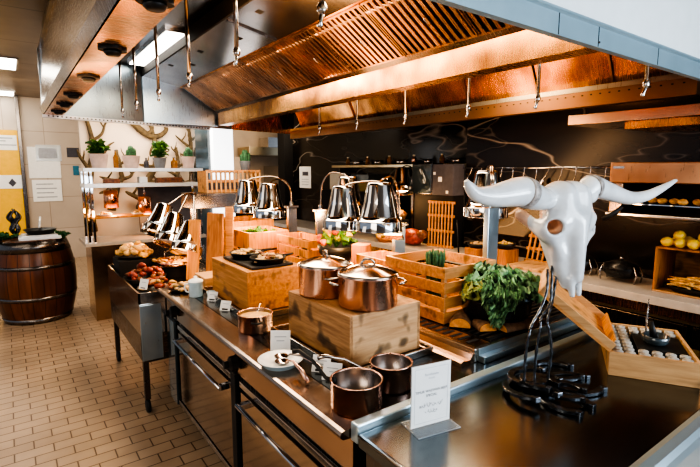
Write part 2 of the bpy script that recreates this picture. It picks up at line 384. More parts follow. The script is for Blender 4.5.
for i in range(70): m.box((3.2235, 1.12 + i * .06, 2.20), (3.2252, 1.132 + i * .06, 2.208))
hp(m, 'right_rail', 'brown_rail')
# far end panel, slightly skewed
m = MB().prism([(.30, Y1), (2.3, Y1 + .52), (2.3, Y1 + .55), (.30, Y1 + .03)], 'z', 2.2, 2.78); hp(m, 'end_panel', 'hood_end')
m = MB().prism([(.30, Y1 - .012), (2.0, Y1 + .43), (2.0, Y1 + .50), (.30, Y1 + .05)], 'z', 2.175, 2.205)
m.mats = ['shelfw', 'gap']; m.cur = 1
for i in range(46):
    x = .34 + i * .036; y = Y1 - .015 + (x - .30) * .26
    m.box((x, y - .004, 2.185), (x + .012, y + .004, 2.195))
hp(m, 'end_lip', 'shelfw')
m = MB().prism([(1.22, 2.2), (1.6, 2.2), (2.02, 2.2), (2.02, 2.38), (1.62, 2.62), (1.22, 2.70)], 'y', Y1 + .22, Y1 + .24); 
hp(m, 'end_gusset', 'hood_end')
m = MB().prism([(2.3, Y1 + .5), (3.3, Y1 + .72), (3.3, Y1 + .74), (2.3, Y1 + .52)], 'z', 2.2, 2.78); hp(m, 'end_panel', 'hood_glow_tint')
# near fascia
m = MB().prism([(Y0, 2.205), (Y0 + .03, 2.205), (Y0 + .03, 2.30), (Y0 - .012, 2.30), (Y0 - .012, 2.292), (Y0, 2.285)], 'x', .30, 3.6)
m.mats = ['fascia_blue', 'steel_dark']; m.cur = 1
for sx in (1.0, 1.72, 2.02, 2.6): m.box((sx, Y0 - .002, 2.207), (sx + .003, Y0 + .001, 2.285))
m.ball((2.03, Y0 - .001, 2.225), .005, 1); hp(m, 'front_fascia', 'fascia_blue')
m = MB().box((.31, Y0 + .0, 2.301), (3.6, Y0 + .03, 2.99)); hp(m, 'front_board', 'white_paint')
# canopy light
t = thing('hood_light', 'bright rectangular light fitting in the ceiling of the canopy hood', 'light fitting', (1.17, 4.55, 2.76))
MB().box((-.11, -.70, -.005), (.11, .70, .02)).build('frame', 'steel', t)
MB().box((-.095, -.67, -.012), (.095, .67, -.0055)).build('diffuser', 'emit_hood', t)
# downlights under the left channel
names = ['nearest the camera', 'second from the near end', 'third from the near end', 'fourth from the near end', 'fifth from the near end', 'at the far end']
d0 = None
for i, y in enumerate((1.52, 2.21, 2.92, 3.65, 4.2, 4.75)):
    lab = 'black round lamp socket under the left lip of the hood, ' + names[i]
    if d0 is None:
        d0 = thing('lamp_socket', lab, 'lamp socket', (.393, y, 2.2), group='lamp sockets under the hood lip')
        m = MB().mat('black')
        pr = []
        for k in range(32):
            a = 2 * PI * k / 32; r = .048 * (1 + .16 * math.cos(4 * a)); pr.append((r * math.cos(a), r * 1.25 * math.sin(a)))
        m.prism(pr, 'z', -.012, -.0005); m.build('flange', 'black', d0)
        MB().lathe([(0, -.03), (.026, -.03), (.034, -.02), (.034, -.012), (0, -.012)], 24).build('socket_cup', 'iron', d0)
    else: dup(d0, (.393, y, 2.2), label=lab)
# baffle filters
fl0 = None; L = math.hypot(.35, .225); ang = math.atan2(-.225, .35)
fn = ['at the near end', 'second from the near end', 'third along', 'fourth along', 'fifth along', 'sixth along', 'seventh along', 'at the far end']
for i in range(8):
    y = Y0 + .04 + i * .53
    lab = 'copper-toned baffle grease filter in the sloping bank, ' + fn[i]
    if fl0 is None:
        fl0 = thing('grease_filter', lab, 'grease filter', (1.615, y, 2.598), group='baffle filters in the hood', rot=(0, -ang, 0))
        m = MB().box((0, 0, .012), (L, .52, .02)); m.build('backing', 'gap', fl0)
        m = MB()
        for k in range(11):
            yy = .012 + k * .0462
            m.prism([(yy, .010), (yy + .004, -.012), (yy + .026, -.012), (yy + .030, .010), (yy + .026, .010), (yy + .023, -.007), (yy + .007, -.007), (yy + .004, .010)], 'x', .012, L - .012)
        m.build('baffle_slats', 'baffle', fl0)
        m = MB().box((0, 0, -.014), (.012, .52, .02)).box((L - .012, 0, -.014), (L, .52, .02)).box((.012, 0, -.010), (L - .012, .006, .012)).box((.012, .514, -.010), (L - .012, .52, .012))
        m.build('frame', 'baffle', fl0)
        m = MB().tube([(L * .5, .20, -.013), (L * .5, .20, -.03), (L * .5 + .05, .20, -.03), (L * .5 + .05, .20, -.013)], .0025, 6); m.build('handle', 'chrome', fl0)
    else: dup(fl0, (1.615, y, 2.598), label=lab, rot=(0, -ang, 0))
# fire suppression nozzles
def nozzle(loc, h, lab, grp):
    t = thing('spray_nozzle', lab, 'nozzle', loc, group=grp)
    MB().tube([(0, 0, .07), (0, 0, h)], .011, 10).build('drop_pipe', 'tube', t)
    MB().lathe([(0, .045), (.012, .045), (.018, .055), (.018, .072), (.012, .085), (0, .085)], 12).build('coupling', 'steel', t)
    MB().lathe([(0, 0), (.009, 0), (.012, .008), (.007, .02), (.009, .045), (0, .05)], 12, X=T(0, 0, .045) @ RX(.35) @ T(0, 0, -.045)).build('nozzle_tip', 'chrome', t)
    return t
o7 = ['nearest the camera', 'second', 'third', 'fourth', 'fifth', 'sixth', 'farthest']
for i, y in enumerate((1.474, 2.243, 2.98, 3.705, 4.44, 5.05)):
    nozzle((.95, y, 2.205), .575, 'steel spray nozzle in the left row under the hood, %s from the near end' % ['first', 'second', 'third', 'fourth', 'fifth', 'sixth'][i], 'nozzles in the left row')
for i, y in enumerate((1.113, 1.728, 2.271, 2.932, 3.595, 4.25)):
    nozzle((2.7, y, 2.075), .705, 'steel spray nozzle before the orange hood wall, %s from the near end' % ['first', 'second', 'third', 'fourth', 'fifth', 'sixth'][i], 'nozzles in the right row')
# ---------------------------------------------------------------- lights
def area(name, loc, target, size, power, color, sy=None):
    l = bpy.data.lights.new(name, 'AREA'); l.energy = power; l.color = color; l.size = size
    if sy: l.shape = 'RECTANGLE'; l.size_y = sy
    o = bpy.data.objects.new(name, l); COL.objects.link(o); o.location = loc
    o.rotation_euler = (Vector(target) - Vector(loc)).to_track_quat('-Z', 'Y').to_euler(); return o
def point(name, loc, power, color, r=.04):
    l = bpy.data.lights.new(name, 'POINT'); l.energy = power; l.color = color; l.shadow_soft_size = r
    o = bpy.data.objects.new(name, l); COL.objects.link(o); o.location = loc; return o
WARM = (1, .55, .24); COOL = (.78, .89, 1)
w = bpy.data.worlds.new('world'); bpy.context.scene.world = w; w.use_nodes = True
bg = w.node_tree.nodes['Background']; bg.inputs[0].default_value = (.75, .85, 1, 1); bg.inputs[1].default_value = .45
area('window_light', (2.6, -2.3, 2.2), (1.6, 2, 1.0), 3.2, 110, COOL, 2.2)
area('left_fill', (-2.2, .5, 2.6), (.6, 3.5, .6), 2.2, 60, (1, .86, .7))
area('aisle_light', (-.6, 4.5, 2.95), (-.2, 4.5, 0), 2.0, 44, (1, .84, .66), 5.0)
area('back_room_light', (-.2, 8.3, 2.9), (0, 9.5, 1.0), 2.0, 70, (1, .86, .68))
area('partition_light', (1.4, 5.95, 2.3), (1.4, 6.5, 1.6), 1.3, 14, (1, .84, .66), .3)
area('far_kitchen_light', (3.4, 7.5, 2.8), (3.2, 9, 1.5), 1.6, 40, (1, .8, .58))
area('hood_inner_fill', (1.45, 2.9, 2.56), (1.45, 2.9, 0), .5, 60, (1, .80, .56), 3.4)  # added warm fill inside the hood, not a visible fitting
area('low_cool_fill', (3.0, -1.7, 1.45), (1.4, .9, .9), 1.3, 34, COOL, .9)  # unseen cool light added low on the right to give highlights
area('counter_light', (2.9, 2.4, 2.70), (3.4, 2.2, .9), .4, 34, (1, .74, .48), 2.6)
area('hood_up_fill', (2.55, 2.7, 1.75), (3.0, 2.7, 2.6), .4, 22, WARM, 3.6)  # unseen upward light added for the orange heat reflections on the hood wall
area('filter_up_fill', (1.45, 2.9, 1.72), (1.8, 2.9, 2.6), .3, 8, WARM, 3.6)  # unseen upward light added to warm the filter bank

# ---------------------------------------------------------------- island base units
def base_unit(y0, y1, lab, knob=True, first=None):
    t = thing('range_unit', lab, 'oven', (.8, y0, 0))
    W = y1 - y0
    MB().box((.031, .002, .10), (.55, W - .002, .855)).build('carcass', 'steel_dark', t)
    MB().box((.02, .0, .725), (.029, W, .852), .003).build('control_panel', 'steel_warm', t)
    MB().box((.012, .03, .675), (.028, W - .03, .705), .004).build('trim_strip', 'steel', t)
    d = MB().box((.012, .045, .19), (.028, W - .045, .655), .003).build('door', 'steel_door', t)
    h = MB().tube([(-.038, .05, .635), (-.042, W * .5, .635), (-.038, W - .12, .635)], .011, 12)
    for yy in (.07, W - .14): h.box((-.04, yy - .012, .62), (.013, yy + .012, .65), .004)
    o = h.build('handle', 'chrome', d)
    MB().box((.004, -.03, .10), (.029, .028, .722), .004).build('corner_post', 'black', t)
    if knob:
        k = MB(); k.prism([(.05 * math.cos(a) * (1 if i % 2 else .82), .05 * math.sin(a) * (1 if i % 2 else .82)) for i, a in enumerate([2 * PI * q / 16 for q in range(16)])], 'x', -.028, .021, X=T(0, W - .01 if W > .5 else .1, .79) @ Matrix.Scale(.72, 4))
        k.cyl((0, 0, 0), .018, .02, 16, X=T(-.03, W - .01, .79) @ RY(-PI / 2))
        k.build('knob', 'black', t)
    MB().box((.008, -.01, .145), (.030, W, .18), .003).build('plinth_rail', 'steel', t)
    MB().box((.10, 0.003, 0), (.5, W - .003, .099)).build('plinth', 'gap', t)
    return t
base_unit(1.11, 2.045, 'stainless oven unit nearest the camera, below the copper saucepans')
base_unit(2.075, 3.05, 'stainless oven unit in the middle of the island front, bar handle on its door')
t = thing('undercounter_cabinet', 'narrow dark cabinet at the far end of the oven row, beside the food trolley', 'cabinet', (.8, 3.08, 0))
MB().box((.03, 0, .1), (.5, .2, .855)).build('carcass', 'steel_dark', t)
MB().box((.01, .02, .12), (.028, .19, .70), .003).build('door', 'dark_glass', t)
MB().box((.02, 0, .725), (.029, .2, .852)).build('control_panel', 'steel_warm', t)
MB().box((.1, .004, 0), (.45, .196, .1)).build('plinth', 'gap', t)
# island core
o = MB().box((1.36, 1.11, 0), (2.36, 4.95, .865)).build('island_core', 'steel_dark'); tag(o, 'dark stainless inner body of the cooking island behind the ovens', 'counter')
# worktop with bullnose
t = thing('range_worktop', 'long stainless worktop of the cooking island with a rounded front edge', 'worktop', (0, 0, 0))
pr = [(.795, .868), (.775, .870), (.766, .878), (.764, .888), (.770, .897), (.782, .900), (.893, .900), (.893, .868)]
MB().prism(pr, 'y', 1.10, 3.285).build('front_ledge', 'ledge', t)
MB().box((.899, 1.10, .868), (2.38, 3.285, .899)).build('cooking_top', 'steel_top', t)
MB().box((1.36, 3.29, .868), (2.38, 4.96, .899)).build('rear_top', 'steel_top', t)
MB().box((.800, 1.06, .865), (2.44, 1.097, .928), .006).build('raised_divider', 'edge_window_tint', t)
# near counter
t = thing('front_counter', 'dark polished steel counter in the foreground carrying the skull stand', 'counter', (0, 0, 0))
MB().box((.800, .50, .86), (2.44, 1.057, .9), .004).build('top', 'steel_top', t)
MB().tube([(.804, .50, .897), (.804, 1.056, .897)], .007, 8).build('edge_bead', 'steel', t)
m = MB().prism([(.440, .872), (.446, .862), (.499, .862), (.499, .904), (.480, .912), (.456, .908), (.444, .896)], 'x', .80, 2.44); m.build('rolled_edge', 'edge_window_tint', t)
MB().box((.83, .50, .1), (2.4, .519, .8615)).build('front_panel', 'edge_window_tint', t)
MB().box((.83, .52, .1), (2.4, 1.055, .859)).build('body', 'steel_dark', t)
MB().box((.9, .56, 0), (2.35, 1.05, .1)).build('plinth', 'gap', t)
MB().box((.812, .56, .2), (.829, 1.0, .8), .003).build('side_door', 'steel_door', t)
# recessed hob trays
def tray(x0, x1, y0, y1, lab):
    t = thing('hob_tray', lab, 'tray', (x0, y0, .9)); W = x1 - x0; D = y1 - y0
    MB().box((0, 0, 0), (W, D, .012)).build('plate', 'steel_dark', t)
    m = MB().box((-.012, -.012, 0), (0, D + .012, .032), .002).box((W, -.012, 0), (W + .012, D + .012, .032), .002).box((0, -.012, 0), (W, 0, .032), .002).box((0, D, 0), (W, D + .012, .032), .002)
    m.build('rim', 'steel', t); return t
tray(1.005, 1.44, 1.385, 2.02, 'rimmed steel tray under the knotty wooden box and copper stockpots')
tray(.985, 1.40, 2.27, 3.0, 'rimmed steel tray under the wooden box with cast-iron pans')
# grill
t = thing('grill_unit', 'low stainless grill with dark slotted grate under the slatted crate and kale pot', 'grill', (1.52, 1.20, .9))
MB().box((0, .0, 0), (.82, 1.35, .058), .004).build('body', 'steel', t)
MB().box((.02, -.035, 0), (.82, -.0005, .03), .003).build('front_step', 'steel_light', t)
MB().box((.02, -.006, .031), (.82, -.0003, .057), .001).build('end_plate', 'steel_light', t)
MB().prism([(-.085, 0), (-.085, .018), (-.07, .025), (-.05, .018), (-.03, .018), (-.015, .038), (0, .04), (0, 0)], 'y', 0, 1.35).build('drip_channel', 'steel_warm', t)
m = MB().mat('steel_warm').box((.004, .002, .058), (.10, 1.34, .066))
m.mat('gap')
for k in range(28): m.box((.018, .05 + k * .045, .066), (.088, .068 + k * .045, .0672))
m.build('slotted_grate', 'steel_warm', t)
m = MB()
for k in range(38): m.box((.12, .03 + k * .034, .058), (.80, .044 + k * .034, .070))
m.box((.115, .01, .058), (.12, 1.33, .066)); m.build('grill_bars', 'iron', t)
# ---------------------------------------------------------------- food trolley at the left end
t = thing('food_trolley', 'stainless trolley full of dishes at the far left end of the island', 'trolley', (.645, 3.30, 0))
MB().box((0, 0, .58), (.70, 1.2, .80), .004).build('well', 'steel', t)
m = MB().box((0, 0, .80), (.012, 1.2, .875)).box((0, 0, .80), (.70, .012, .875)).box((.688, 0, .80), (.70, 1.2, .875)).box((.012, 1.188, .80), (.688, 1.2, .875))
m.build('rim', 'steel', t)
MB().box((.002, -.006, .40), (.14, .0, .79), .002).build('end_panel', 'steel_light', t)
MB().box((.002, .02, .40), (.012, 1.18, .579)).build('side_panel', 'steel_dark', t)
MB().box((.013, .01, .38), (.68, 1.19, .399)).build('lower_shelf', 'steel_dark', t)
for (x, y) in ((.03, .05), (.66, .05), (.03, 1.15), (.66, 1.15)):
    l = MB().box((x - .018, y - .018, .10), (x + .018, y + .018, .58)).build('leg', 'steel_dark', t)
    MB().lathe([(0, -.012), (.045, -.012), (.05, 0), (.045, .012), (0, .012)], 16, X=T(x, y, .05) @ RY(PI / 2)).build('castor', 'black', l)
# ---------------------------------------------------------------- generic builders
def solid_box(name, lab, x0, y0, z0, W, D, H, mat, rz=0):
    t = thing(name, lab, 'wooden box', (x0, y0, z0), rz); w_ = .015
    MB().box((0, 0, 0), (w_, D, H), .002).build('side_panel', mat, t)
    MB().box((W - w_, 0, 0), (W, D, H), .002).build('side_panel', mat, t)
    MB().box((w_, 0, 0), (W - w_, w_, H), .002).build('end_panel', 'wood_knot_pale' if mat == 'wood_gnarl' else mat, t)
    MB().box((w_, D - w_, 0), (W - w_, D, H), .002).build('end_panel', mat, t)
    MB().box((w_, w_, H - w_), (W - w_, D - w_, H - .001)).build('top_board', mat, t)
    return t
solid_box('wooden_riser', 'knotty wooden box carrying two copper stockpots, nearest box on the island', 1.04, 1.43, .913, .385, .50, .215, 'wood_gnarl')
solid_box('wooden_riser', 'smooth oak box carrying cast-iron dishes, beside the blue enamel mug', 1.015, 2.35, .913, .345, .55, .232, 'wood_y')
def slat_crate(lab, x0, y0, z0, W, D, H, n=4, mat='wood_x', rz=0, rot=None, group=None, name='slatted_crate'):
    t = thing(name, lab, 'crate', (x0, y0, z0), rz, group=group, rot=rot)
    gh = .018; sh = (H - gh * (n - 1)) / n; w_ = .012
    for k in range(n):
        z = k * (sh + gh)
        MB().box((0, 0, z), (w_, D, z + sh), .002).build('side_slat', mat, t)
        MB().box((W - w_, 0, z), (W, D, z + sh), .002).build('side_slat', mat, t)
        MB().box((w_, 0, z), (W - w_, w_, z + sh), .002).build('end_slat', mat, t)
        MB().box((w_, D - w_, z), (W - w_, D, z + sh), .002).build('end_slat', mat, t)
    for (x, y) in ((w_, w_), (W - w_ - .02, w_), (w_, D - w_ - .02), (W - w_ - .02, D - w_ - .02)):
        MB().box((x, y, 0), (x + .02, y + .02, H - .002)).build('corner_post', 'wood_pale', t)
    MB().box((w_, w_, .002), (W - w_, D - w_, .012)).build('bottom_board', mat, t)
    return t
slat_crate('large open slatted crate beside the kale pot, holding green asparagus', 1.62, 1.47, .971, .385, .43, .27, 4)
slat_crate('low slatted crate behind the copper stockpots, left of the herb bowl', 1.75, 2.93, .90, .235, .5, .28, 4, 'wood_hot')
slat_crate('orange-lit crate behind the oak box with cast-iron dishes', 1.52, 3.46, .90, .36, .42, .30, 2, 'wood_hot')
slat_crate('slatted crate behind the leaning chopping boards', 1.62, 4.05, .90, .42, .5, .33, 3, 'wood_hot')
slat_crate('crate standing between the tomato bowl and the large slatted crate', 1.69, 1.96, .971, .225, .3, .22, 3, 'wood_hot')
# pots
def saucepan(lab, loc, r, h, ha, hl, lift=.05, fill=None, hm='steel', rot=0):
    t = thing('copper_saucepan', lab, 'saucepan', loc, rot)
    MB().lathe([(0, 0), (r * .96, 0), (r, .006), (r, h - .002), (r + .004, h), (r - .003, h), (r - .004, h - .004)], 40).build('body', 'copper', t)
    MB().lathe([(r - .004, h - .003), (r - .006, .008), (0, .005)], 40).build('lining', 'copper_in', t)
    d = Vector((math.cos(ha), math.sin(ha), 0))
    pts = [d * (r + .0) + Vector((0, 0, h * .72)), d * (r + .03) + Vector((0, 0, h * .8)), d * (r + hl * .5) + Vector((0, 0, h + lift * .55)), d * (r + hl * .85) + Vector((0, 0, h + lift)), d * (r + hl) + Vector((0, 0, h + lift * .9))]
    hb = MB().tube(pts, [.011, .007, .006, .008, .009], 10)
    hb.ball(pts[0], (.014, .014, .02), 2); hb.build('handle', hm, t)
    if fill: MB().lathe([(0, fill[1]), (r - .007, fill[1])], 32).build('contents', fill[0], t)
    return t
saucepan('copper saucepan with dark iron handle at the near left corner of the island', (.905, 1.205, .900), .088, .098, math.radians(120), .16, .06, None, 'iron')
saucepan('copper saucepan half behind the menu card, its steel handle pointing left', (1.10, 1.25, .900), .078, .095, math.radians(158), .20, .045, None, 'tube')
sp = saucepan('small copper pan of cream sauce between the two wooden boxes', (.955, 2.125, .900), .086, .088, math.radians(55), .08, .0, ('cream', .07), 'tube')
MB().tube([(-.05, -.068, .06), (-.06, -.095, .066), (-.035, -.115, .066), (-.01, -.108, .066), (-.015, -.085, .06)], .005, 8).build('side_handle', 'iron', sp)
def stockpot(lab, loc, r, h, rz):
    t = thing('copper_stockpot', lab, 'cooking pot', loc, rz)
    MB().lathe([(0, 0), (r * .97, 0), (r, .008), (r, h - .004), (r + .005, h), (r - .002, h), (r - .004, h - .01), (0, h - .012)], 48).build('body', 'copper', t)
    l = MB().lathe([(r + .002, h + .001), (r + .004, h + .005), (r * .93, h + .010), (r * .6, h + .026), (r * .25, h + .038), (0, h + .041)], 48).build('lid', 'tube', t)
    MB().tube([(-.028, 0, h + .034), (-.026, 0, h + .052), (-.012, 0, h + .064), (.012, 0, h + .064), (.026, 0, h + .052), (.028, 0, h + .034)], .006, 8).build('lid_handle', 'tube', l)
    for s in (-1, 1):
        MB().tube([(s * (r - .001), -.045, h * .72), (s * (r + .02), -.042, h * .74), (s * (r + .034), -.02, h * .75), (s * (r + .034), .02, h * .75), (s * (r + .02), .042, h * .74), (s * (r - .001), .045, h * .72)], .006, 8).build('side_handle', 'tube', t)
    return t
stockpot('copper stockpot with lid, farther left one on the knotty box', (1.165, 1.795, 1.129), .125, .135, math.radians(75))
stockpot('copper stockpot with domed lid, nearer right one on the knotty box', (1.212, 1.535, 1.129), .128, .132, math.radians(-30))
# ---------------------------------------------------------------- kale pot on split logs
pc = (1.885, 1.375)
o = MB().lathe([(0, 0), (.11, 0), (.145, .02), (.165, .06), (.168, .112), (.174, .118), (.160, .118), (.155, .09), (0, .085)], 40).build('round_black_pot', 'blackm', loc=(*pc, .973)); tag(o, 'round black pot overflowing with curly kale, standing behind split logs', 'pot')
def leaf(mb, base, d, L, W, curl, mat):
    kal = mat == 'kale'; mb.mat(mat); i0 = mb.cur; i1 = i0
    if kal: mb.mat('kale_edge'); i1 = mb.cur
    d = Vector(d).normalized(); up = Vector((0, 0, 1)); side = d.cross(up)
    side = side.normalized() if side.length > .01 else Vector((1, 0, 0)); nrm = side.cross(d).normalized()
    nu, nv = (12, 20) if mat.startswith('kale') else (5, 6); amp = 1.5 if mat.startswith('kale') else .6; ph = random.random() * 6; g = []
    for i in range(nu + 1):
        u = i / nu; row = []
        wid = W * math.sin(PI * min(1, .12 + .80 * u)) ** .6
        c = Vector(base) + d * (L * u) + nrm * (curl * (u ** 2) * -L)
        for j in range(nv + 1):
            v = 2 * j / nv - 1; e = abs(v) ** 1.6
            ruf = amp * (.016 * math.sin(v * 11 + ph + u * 19) + .012 * math.sin(v * 25 + 2 * ph - u * 31)) * e + .02 * (e - .3)
            tip = .012 * amp * e * math.sin(u * 31 + ph * 3)
            row.append(mb.bm.verts.new(c + side * (wid * v + tip * .5) + nrm * (ruf + random.uniform(-.004, .004)) + d * tip))
        g.append(row)
    for i in range(nu):
        for j in range(nv):
            f = mb.bm.faces.new((g[i][j], g[i + 1][j], g[i + 1][j + 1], g[i][j + 1])); f.material_index = i1 if (j < 3 or j >= nv - 3 or i >= nu - 2) else i0; f.smooth = True
random.seed(11)
m = MB()
for k in range(120):
    a = 2 * PI * k / 46 * 5.3; el = random.uniform(.1, 1.35); rr = .10 * math.cos(el)
    b = (rr * math.cos(a), rr * math.sin(a), random.uniform(.0, .04) + .05 * math.sin(el))
    leaf(m, b, (math.cos(a) * math.cos(el), math.sin(a) * math.cos(el), math.sin(el) * .7 + .02), random.uniform(.05, .085), random.uniform(.03, .045), random.uniform(.1, .5), 'kale')
camd = Vector((-.60, -.80, 0)); rt = Vector((.81, -.59, 0))
for k in range(12):   # bunch spilling over the near rim
    b = camd * .145 + rt * random.uniform(-.075, -.0) + Vector((0, 0, random.uniform(-.03, .05)))
    leaf(m, b, camd * .5 + rt * random.uniform(-.3, .2) + Vector((0, 0, random.uniform(-1.1, -.2))), random.uniform(.05, .075), random.uniform(.03, .04), .1, 'kale')
for k in range(7):
    b = -rt * random.uniform(.06, .11) + camd * random.uniform(0, .07) + Vector((0, 0, random.uniform(.01, .06)))
    leaf(m, b, -rt + camd * random.uniform(0, .6) + Vector((0, 0, random.uniform(-.3, .6))), random.uniform(.05, .08), random.uniform(.03, .045), .2, 'kale_y')
for k in range(10):
    b = rt * random.uniform(.05, .13) + camd * random.uniform(-.02, .09) + Vector((0, 0, random.uniform(.02, .08)))
    leaf(m, b, rt + camd * random.uniform(-.3, .6) + Vector((0, 0, random.uniform(-.2, .9))), random.uniform(.06, .085), random.uniform(.035, .05), .2, 'kale')
o = m.build('kale_bunch', 'kale', loc=(pc[0], pc[1], 1.085)); tag(o, 'big curly green kale bunch spilling out of the round black pot', 'kale')
# logs
def log(lab, loc, r, L, rz, half=True, rx=0):
    t = thing('split_log', lab, 'log', loc, rz)
    pts = [(r * math.cos(a) * (1 + .05 * math.sin(3 * a)), r * math.sin(a) * .9) for a in [PI * k / 14 for k in range(15)]]
    m = MB().mat('bark').prism(pts, 'x', 0, L); m.build('bark_shell', 'bark', t)
    q = [(a * .93, b * .93 + .001) for a, b in pts]
    MB().prism(q, 'x', -.004, L + .004).build('heartwood', 'logend', t)
    return t
log('short split firewood log left of the kale pot, orange cut end facing out', (1.65, 1.395, .9715), .050, .11, math.radians(38))
log('split firewood log in front of the kale pot, between the two others', (1.715, 1.285, .9715), .042, .10, math.radians(62))
log('long split firewood log lying along the front of the kale pot', (1.77, 1.255, .9715), .036, .20, math.radians(-8))
# ---------------------------------------------------------------- small things on the ledge
def card(lab, loc, w, h, rz, tilt, lines, group='small price cards'):
    t = thing('price_card', lab, 'card', loc, rot=(0, 0, rz), group=group); w *= 1.3; h *= 1.3
    MB().box((-w / 2, -.0008, 0), (w / 2, .0008, h), X=RX(-tilt)).build('card_face', 'paper', t)
    m = MB()
    for k, l in enumerate(lines): m.box((-w * l / 2, -.0014, h * (.66 - .2 * k)), (w * l / 2, -.0009, h * (.70 - .2 * k)), X=RX(-tilt))
    m.build('writing', 'ink_grey', t)
    m = MB().box((-w * .3, .001, 0), (w * .3, .028, .012), .003); m.build('card_stand', 'iron', t)
    return t
rzc = math.radians(-50)
card('small white card beside the blue mug, farther of the pair', (.955, 2.76, .9), .05, .045, rzc, .45, [.6])
card('small white card beside the oak box, nearer of the pair', (.945, 2.52, .9), .05, .045, rzc, .45, [.6])
card('white handwritten card standing behind the dish of ladles', (.925, 1.80, .9), .068, .068, math.radians(-35), .2, [.6, .4])
card('white card before the knotty box, left of a matching pair', (.945, 1.50, .9), .058, .052, rzc, .5, [.6, .3])
card('white card before the knotty box, right of a matching pair', (.94, 1.415, .9), .058, .052, rzc, .5, [.6, .3])
card('small white card at the left front corner of the food trolley', (.70, 3.42, .875), .06, .055, math.radians(-60), .3, [.5])
card('small white card at the far left corner of the food trolley', (.70, 4.30, .875), .06, .055, math.radians(-60), .3, [.5])
t = thing('enamel_mug', 'pale blue enamel mug with white lid beside the oak box', 'mug', (.915, 2.93, .9))
MB().lathe([(0, 0), (.040, 0), (.043, .004), (.043, .092), (.046, .096), (.040, .094), (0, .088)], 32).build('cup', 'enamel', t)
MB().lathe([(.047, .096), (.045, .104), (.02, .116), (.009, .118), (.011, .13), (0, .134)], 32).build('lid', 'white', t)
a = math.radians(145); MB().tube([(math.cos(a) * q, math.sin(a) * q, z) for q, z in ((.041, .08), (.066, .078), (.073, .055), (.062, .03), (.041, .025))], .006, 8).build('handle', 'white', t)
t = thing('small_dish', 'small blue glass dish just right of the enamel mug', 'dish', (.99, 2.86, .9))
MB().lathe([(0, 0), (.022, 0), (.03, .035), (.027, .035), (.02, .005), (0, .004)], 24).build('bowl', 'enamel', t)
t = thing('spoon_rest', 'shallow blue-white dish holding ladles on the front ledge', 'dish', (.855, 1.665, .9))
MB().lathe([(0, 0), (.07, 0), (.088, .022), (.094, .026), (.09, .028), (.068, .008), (0, .006)], 40).build('plate', 'white', t)
MB().lathe([(.0705, .0005), (.0885, .0215), (.0925, .0245)], 40).build('blue_outside', 'enamel', t)
def ladle(lab, loc, rz, L, mat):
    t = thing('ladle', lab, 'ladle', loc, rz)
    MB().lathe([(0, -.014), (.02, -.010), (.03, 0), (.031, .004), (.028, .002), (.018, -.007), (0, -.011)], 24).build('scoop', 'chrome', t)
    MB().tube([(.026, 0, .002), (.05, 0, .022), (L * .45, 0, .030), (L * .8, 0, .012), (L, 0, -.016)], [.004, .0045, .006, .009, .008], 10, X=Matrix.Identity(4)).build('shaft', mat, t)
    return t
ladle('steel ladle with long copper handle lying across the dish toward the saucepan', (.868, 1.68, .926), math.radians(-72), .25, 'tube')
ladle('short copper-handled ladle hanging off the front of the dish', (.845, 1.63, .926), math.radians(-88), .19, 'copper')
# menu card
t = thing('menu_stand', 'clear acrylic stand with a white menu card on the near counter', 'sign', (1.018, .966, .9), math.radians(-11))
MB().box((-.074, .0012, .004), (.074, .0036, .205)).build('acrylic_back', 'acrylic', t)
MB().box((-.0785, -.052, 0), (.0785, .052, .0035), .001).build('acrylic_foot', 'acrylic', t)
MB().box((-.072, -.0008, .005), (.072, .0008, .204)).build('menu_card', 'paper', t)
m = MB()
for (x0, x1, z0, z1) in ((-.062, .062, .193, .1936), (-.062, .062, .016, .0166), (-.062, -.0614, .016, .1936), (.0614, .062, .016, .1936)): m.box((x0, -.0013, z0), (x1, -.0009, z1))
m.build('border_line', 'ink_grey', t)
R90 = (PI / 2, 0, 0)
text('farmhouse', .012, 'ink_grey', t, (0, -.0013, .172), R90); text('kitchen', .008, 'ink_grey', t, (0, -.0013, .160), R90)
text('TIMUR WAZWAN BEEF', .0115, 'ink', t, (0, -.0013, .118), R90); text('SPECIAL', .0115, 'ink', t, (0, -.0013, .103), R90)
text('\u0648\u0631\u0642 \u0627\u0644\u0639\u0646\u0628\u064a\u0629', .0145, 'ink', t, (0, -.0013, .074), R90); text('\u0628\u0627\u0644\u0644\u062d\u0645', .0125, 'ink', t, (0, -.0013, .052), R90)
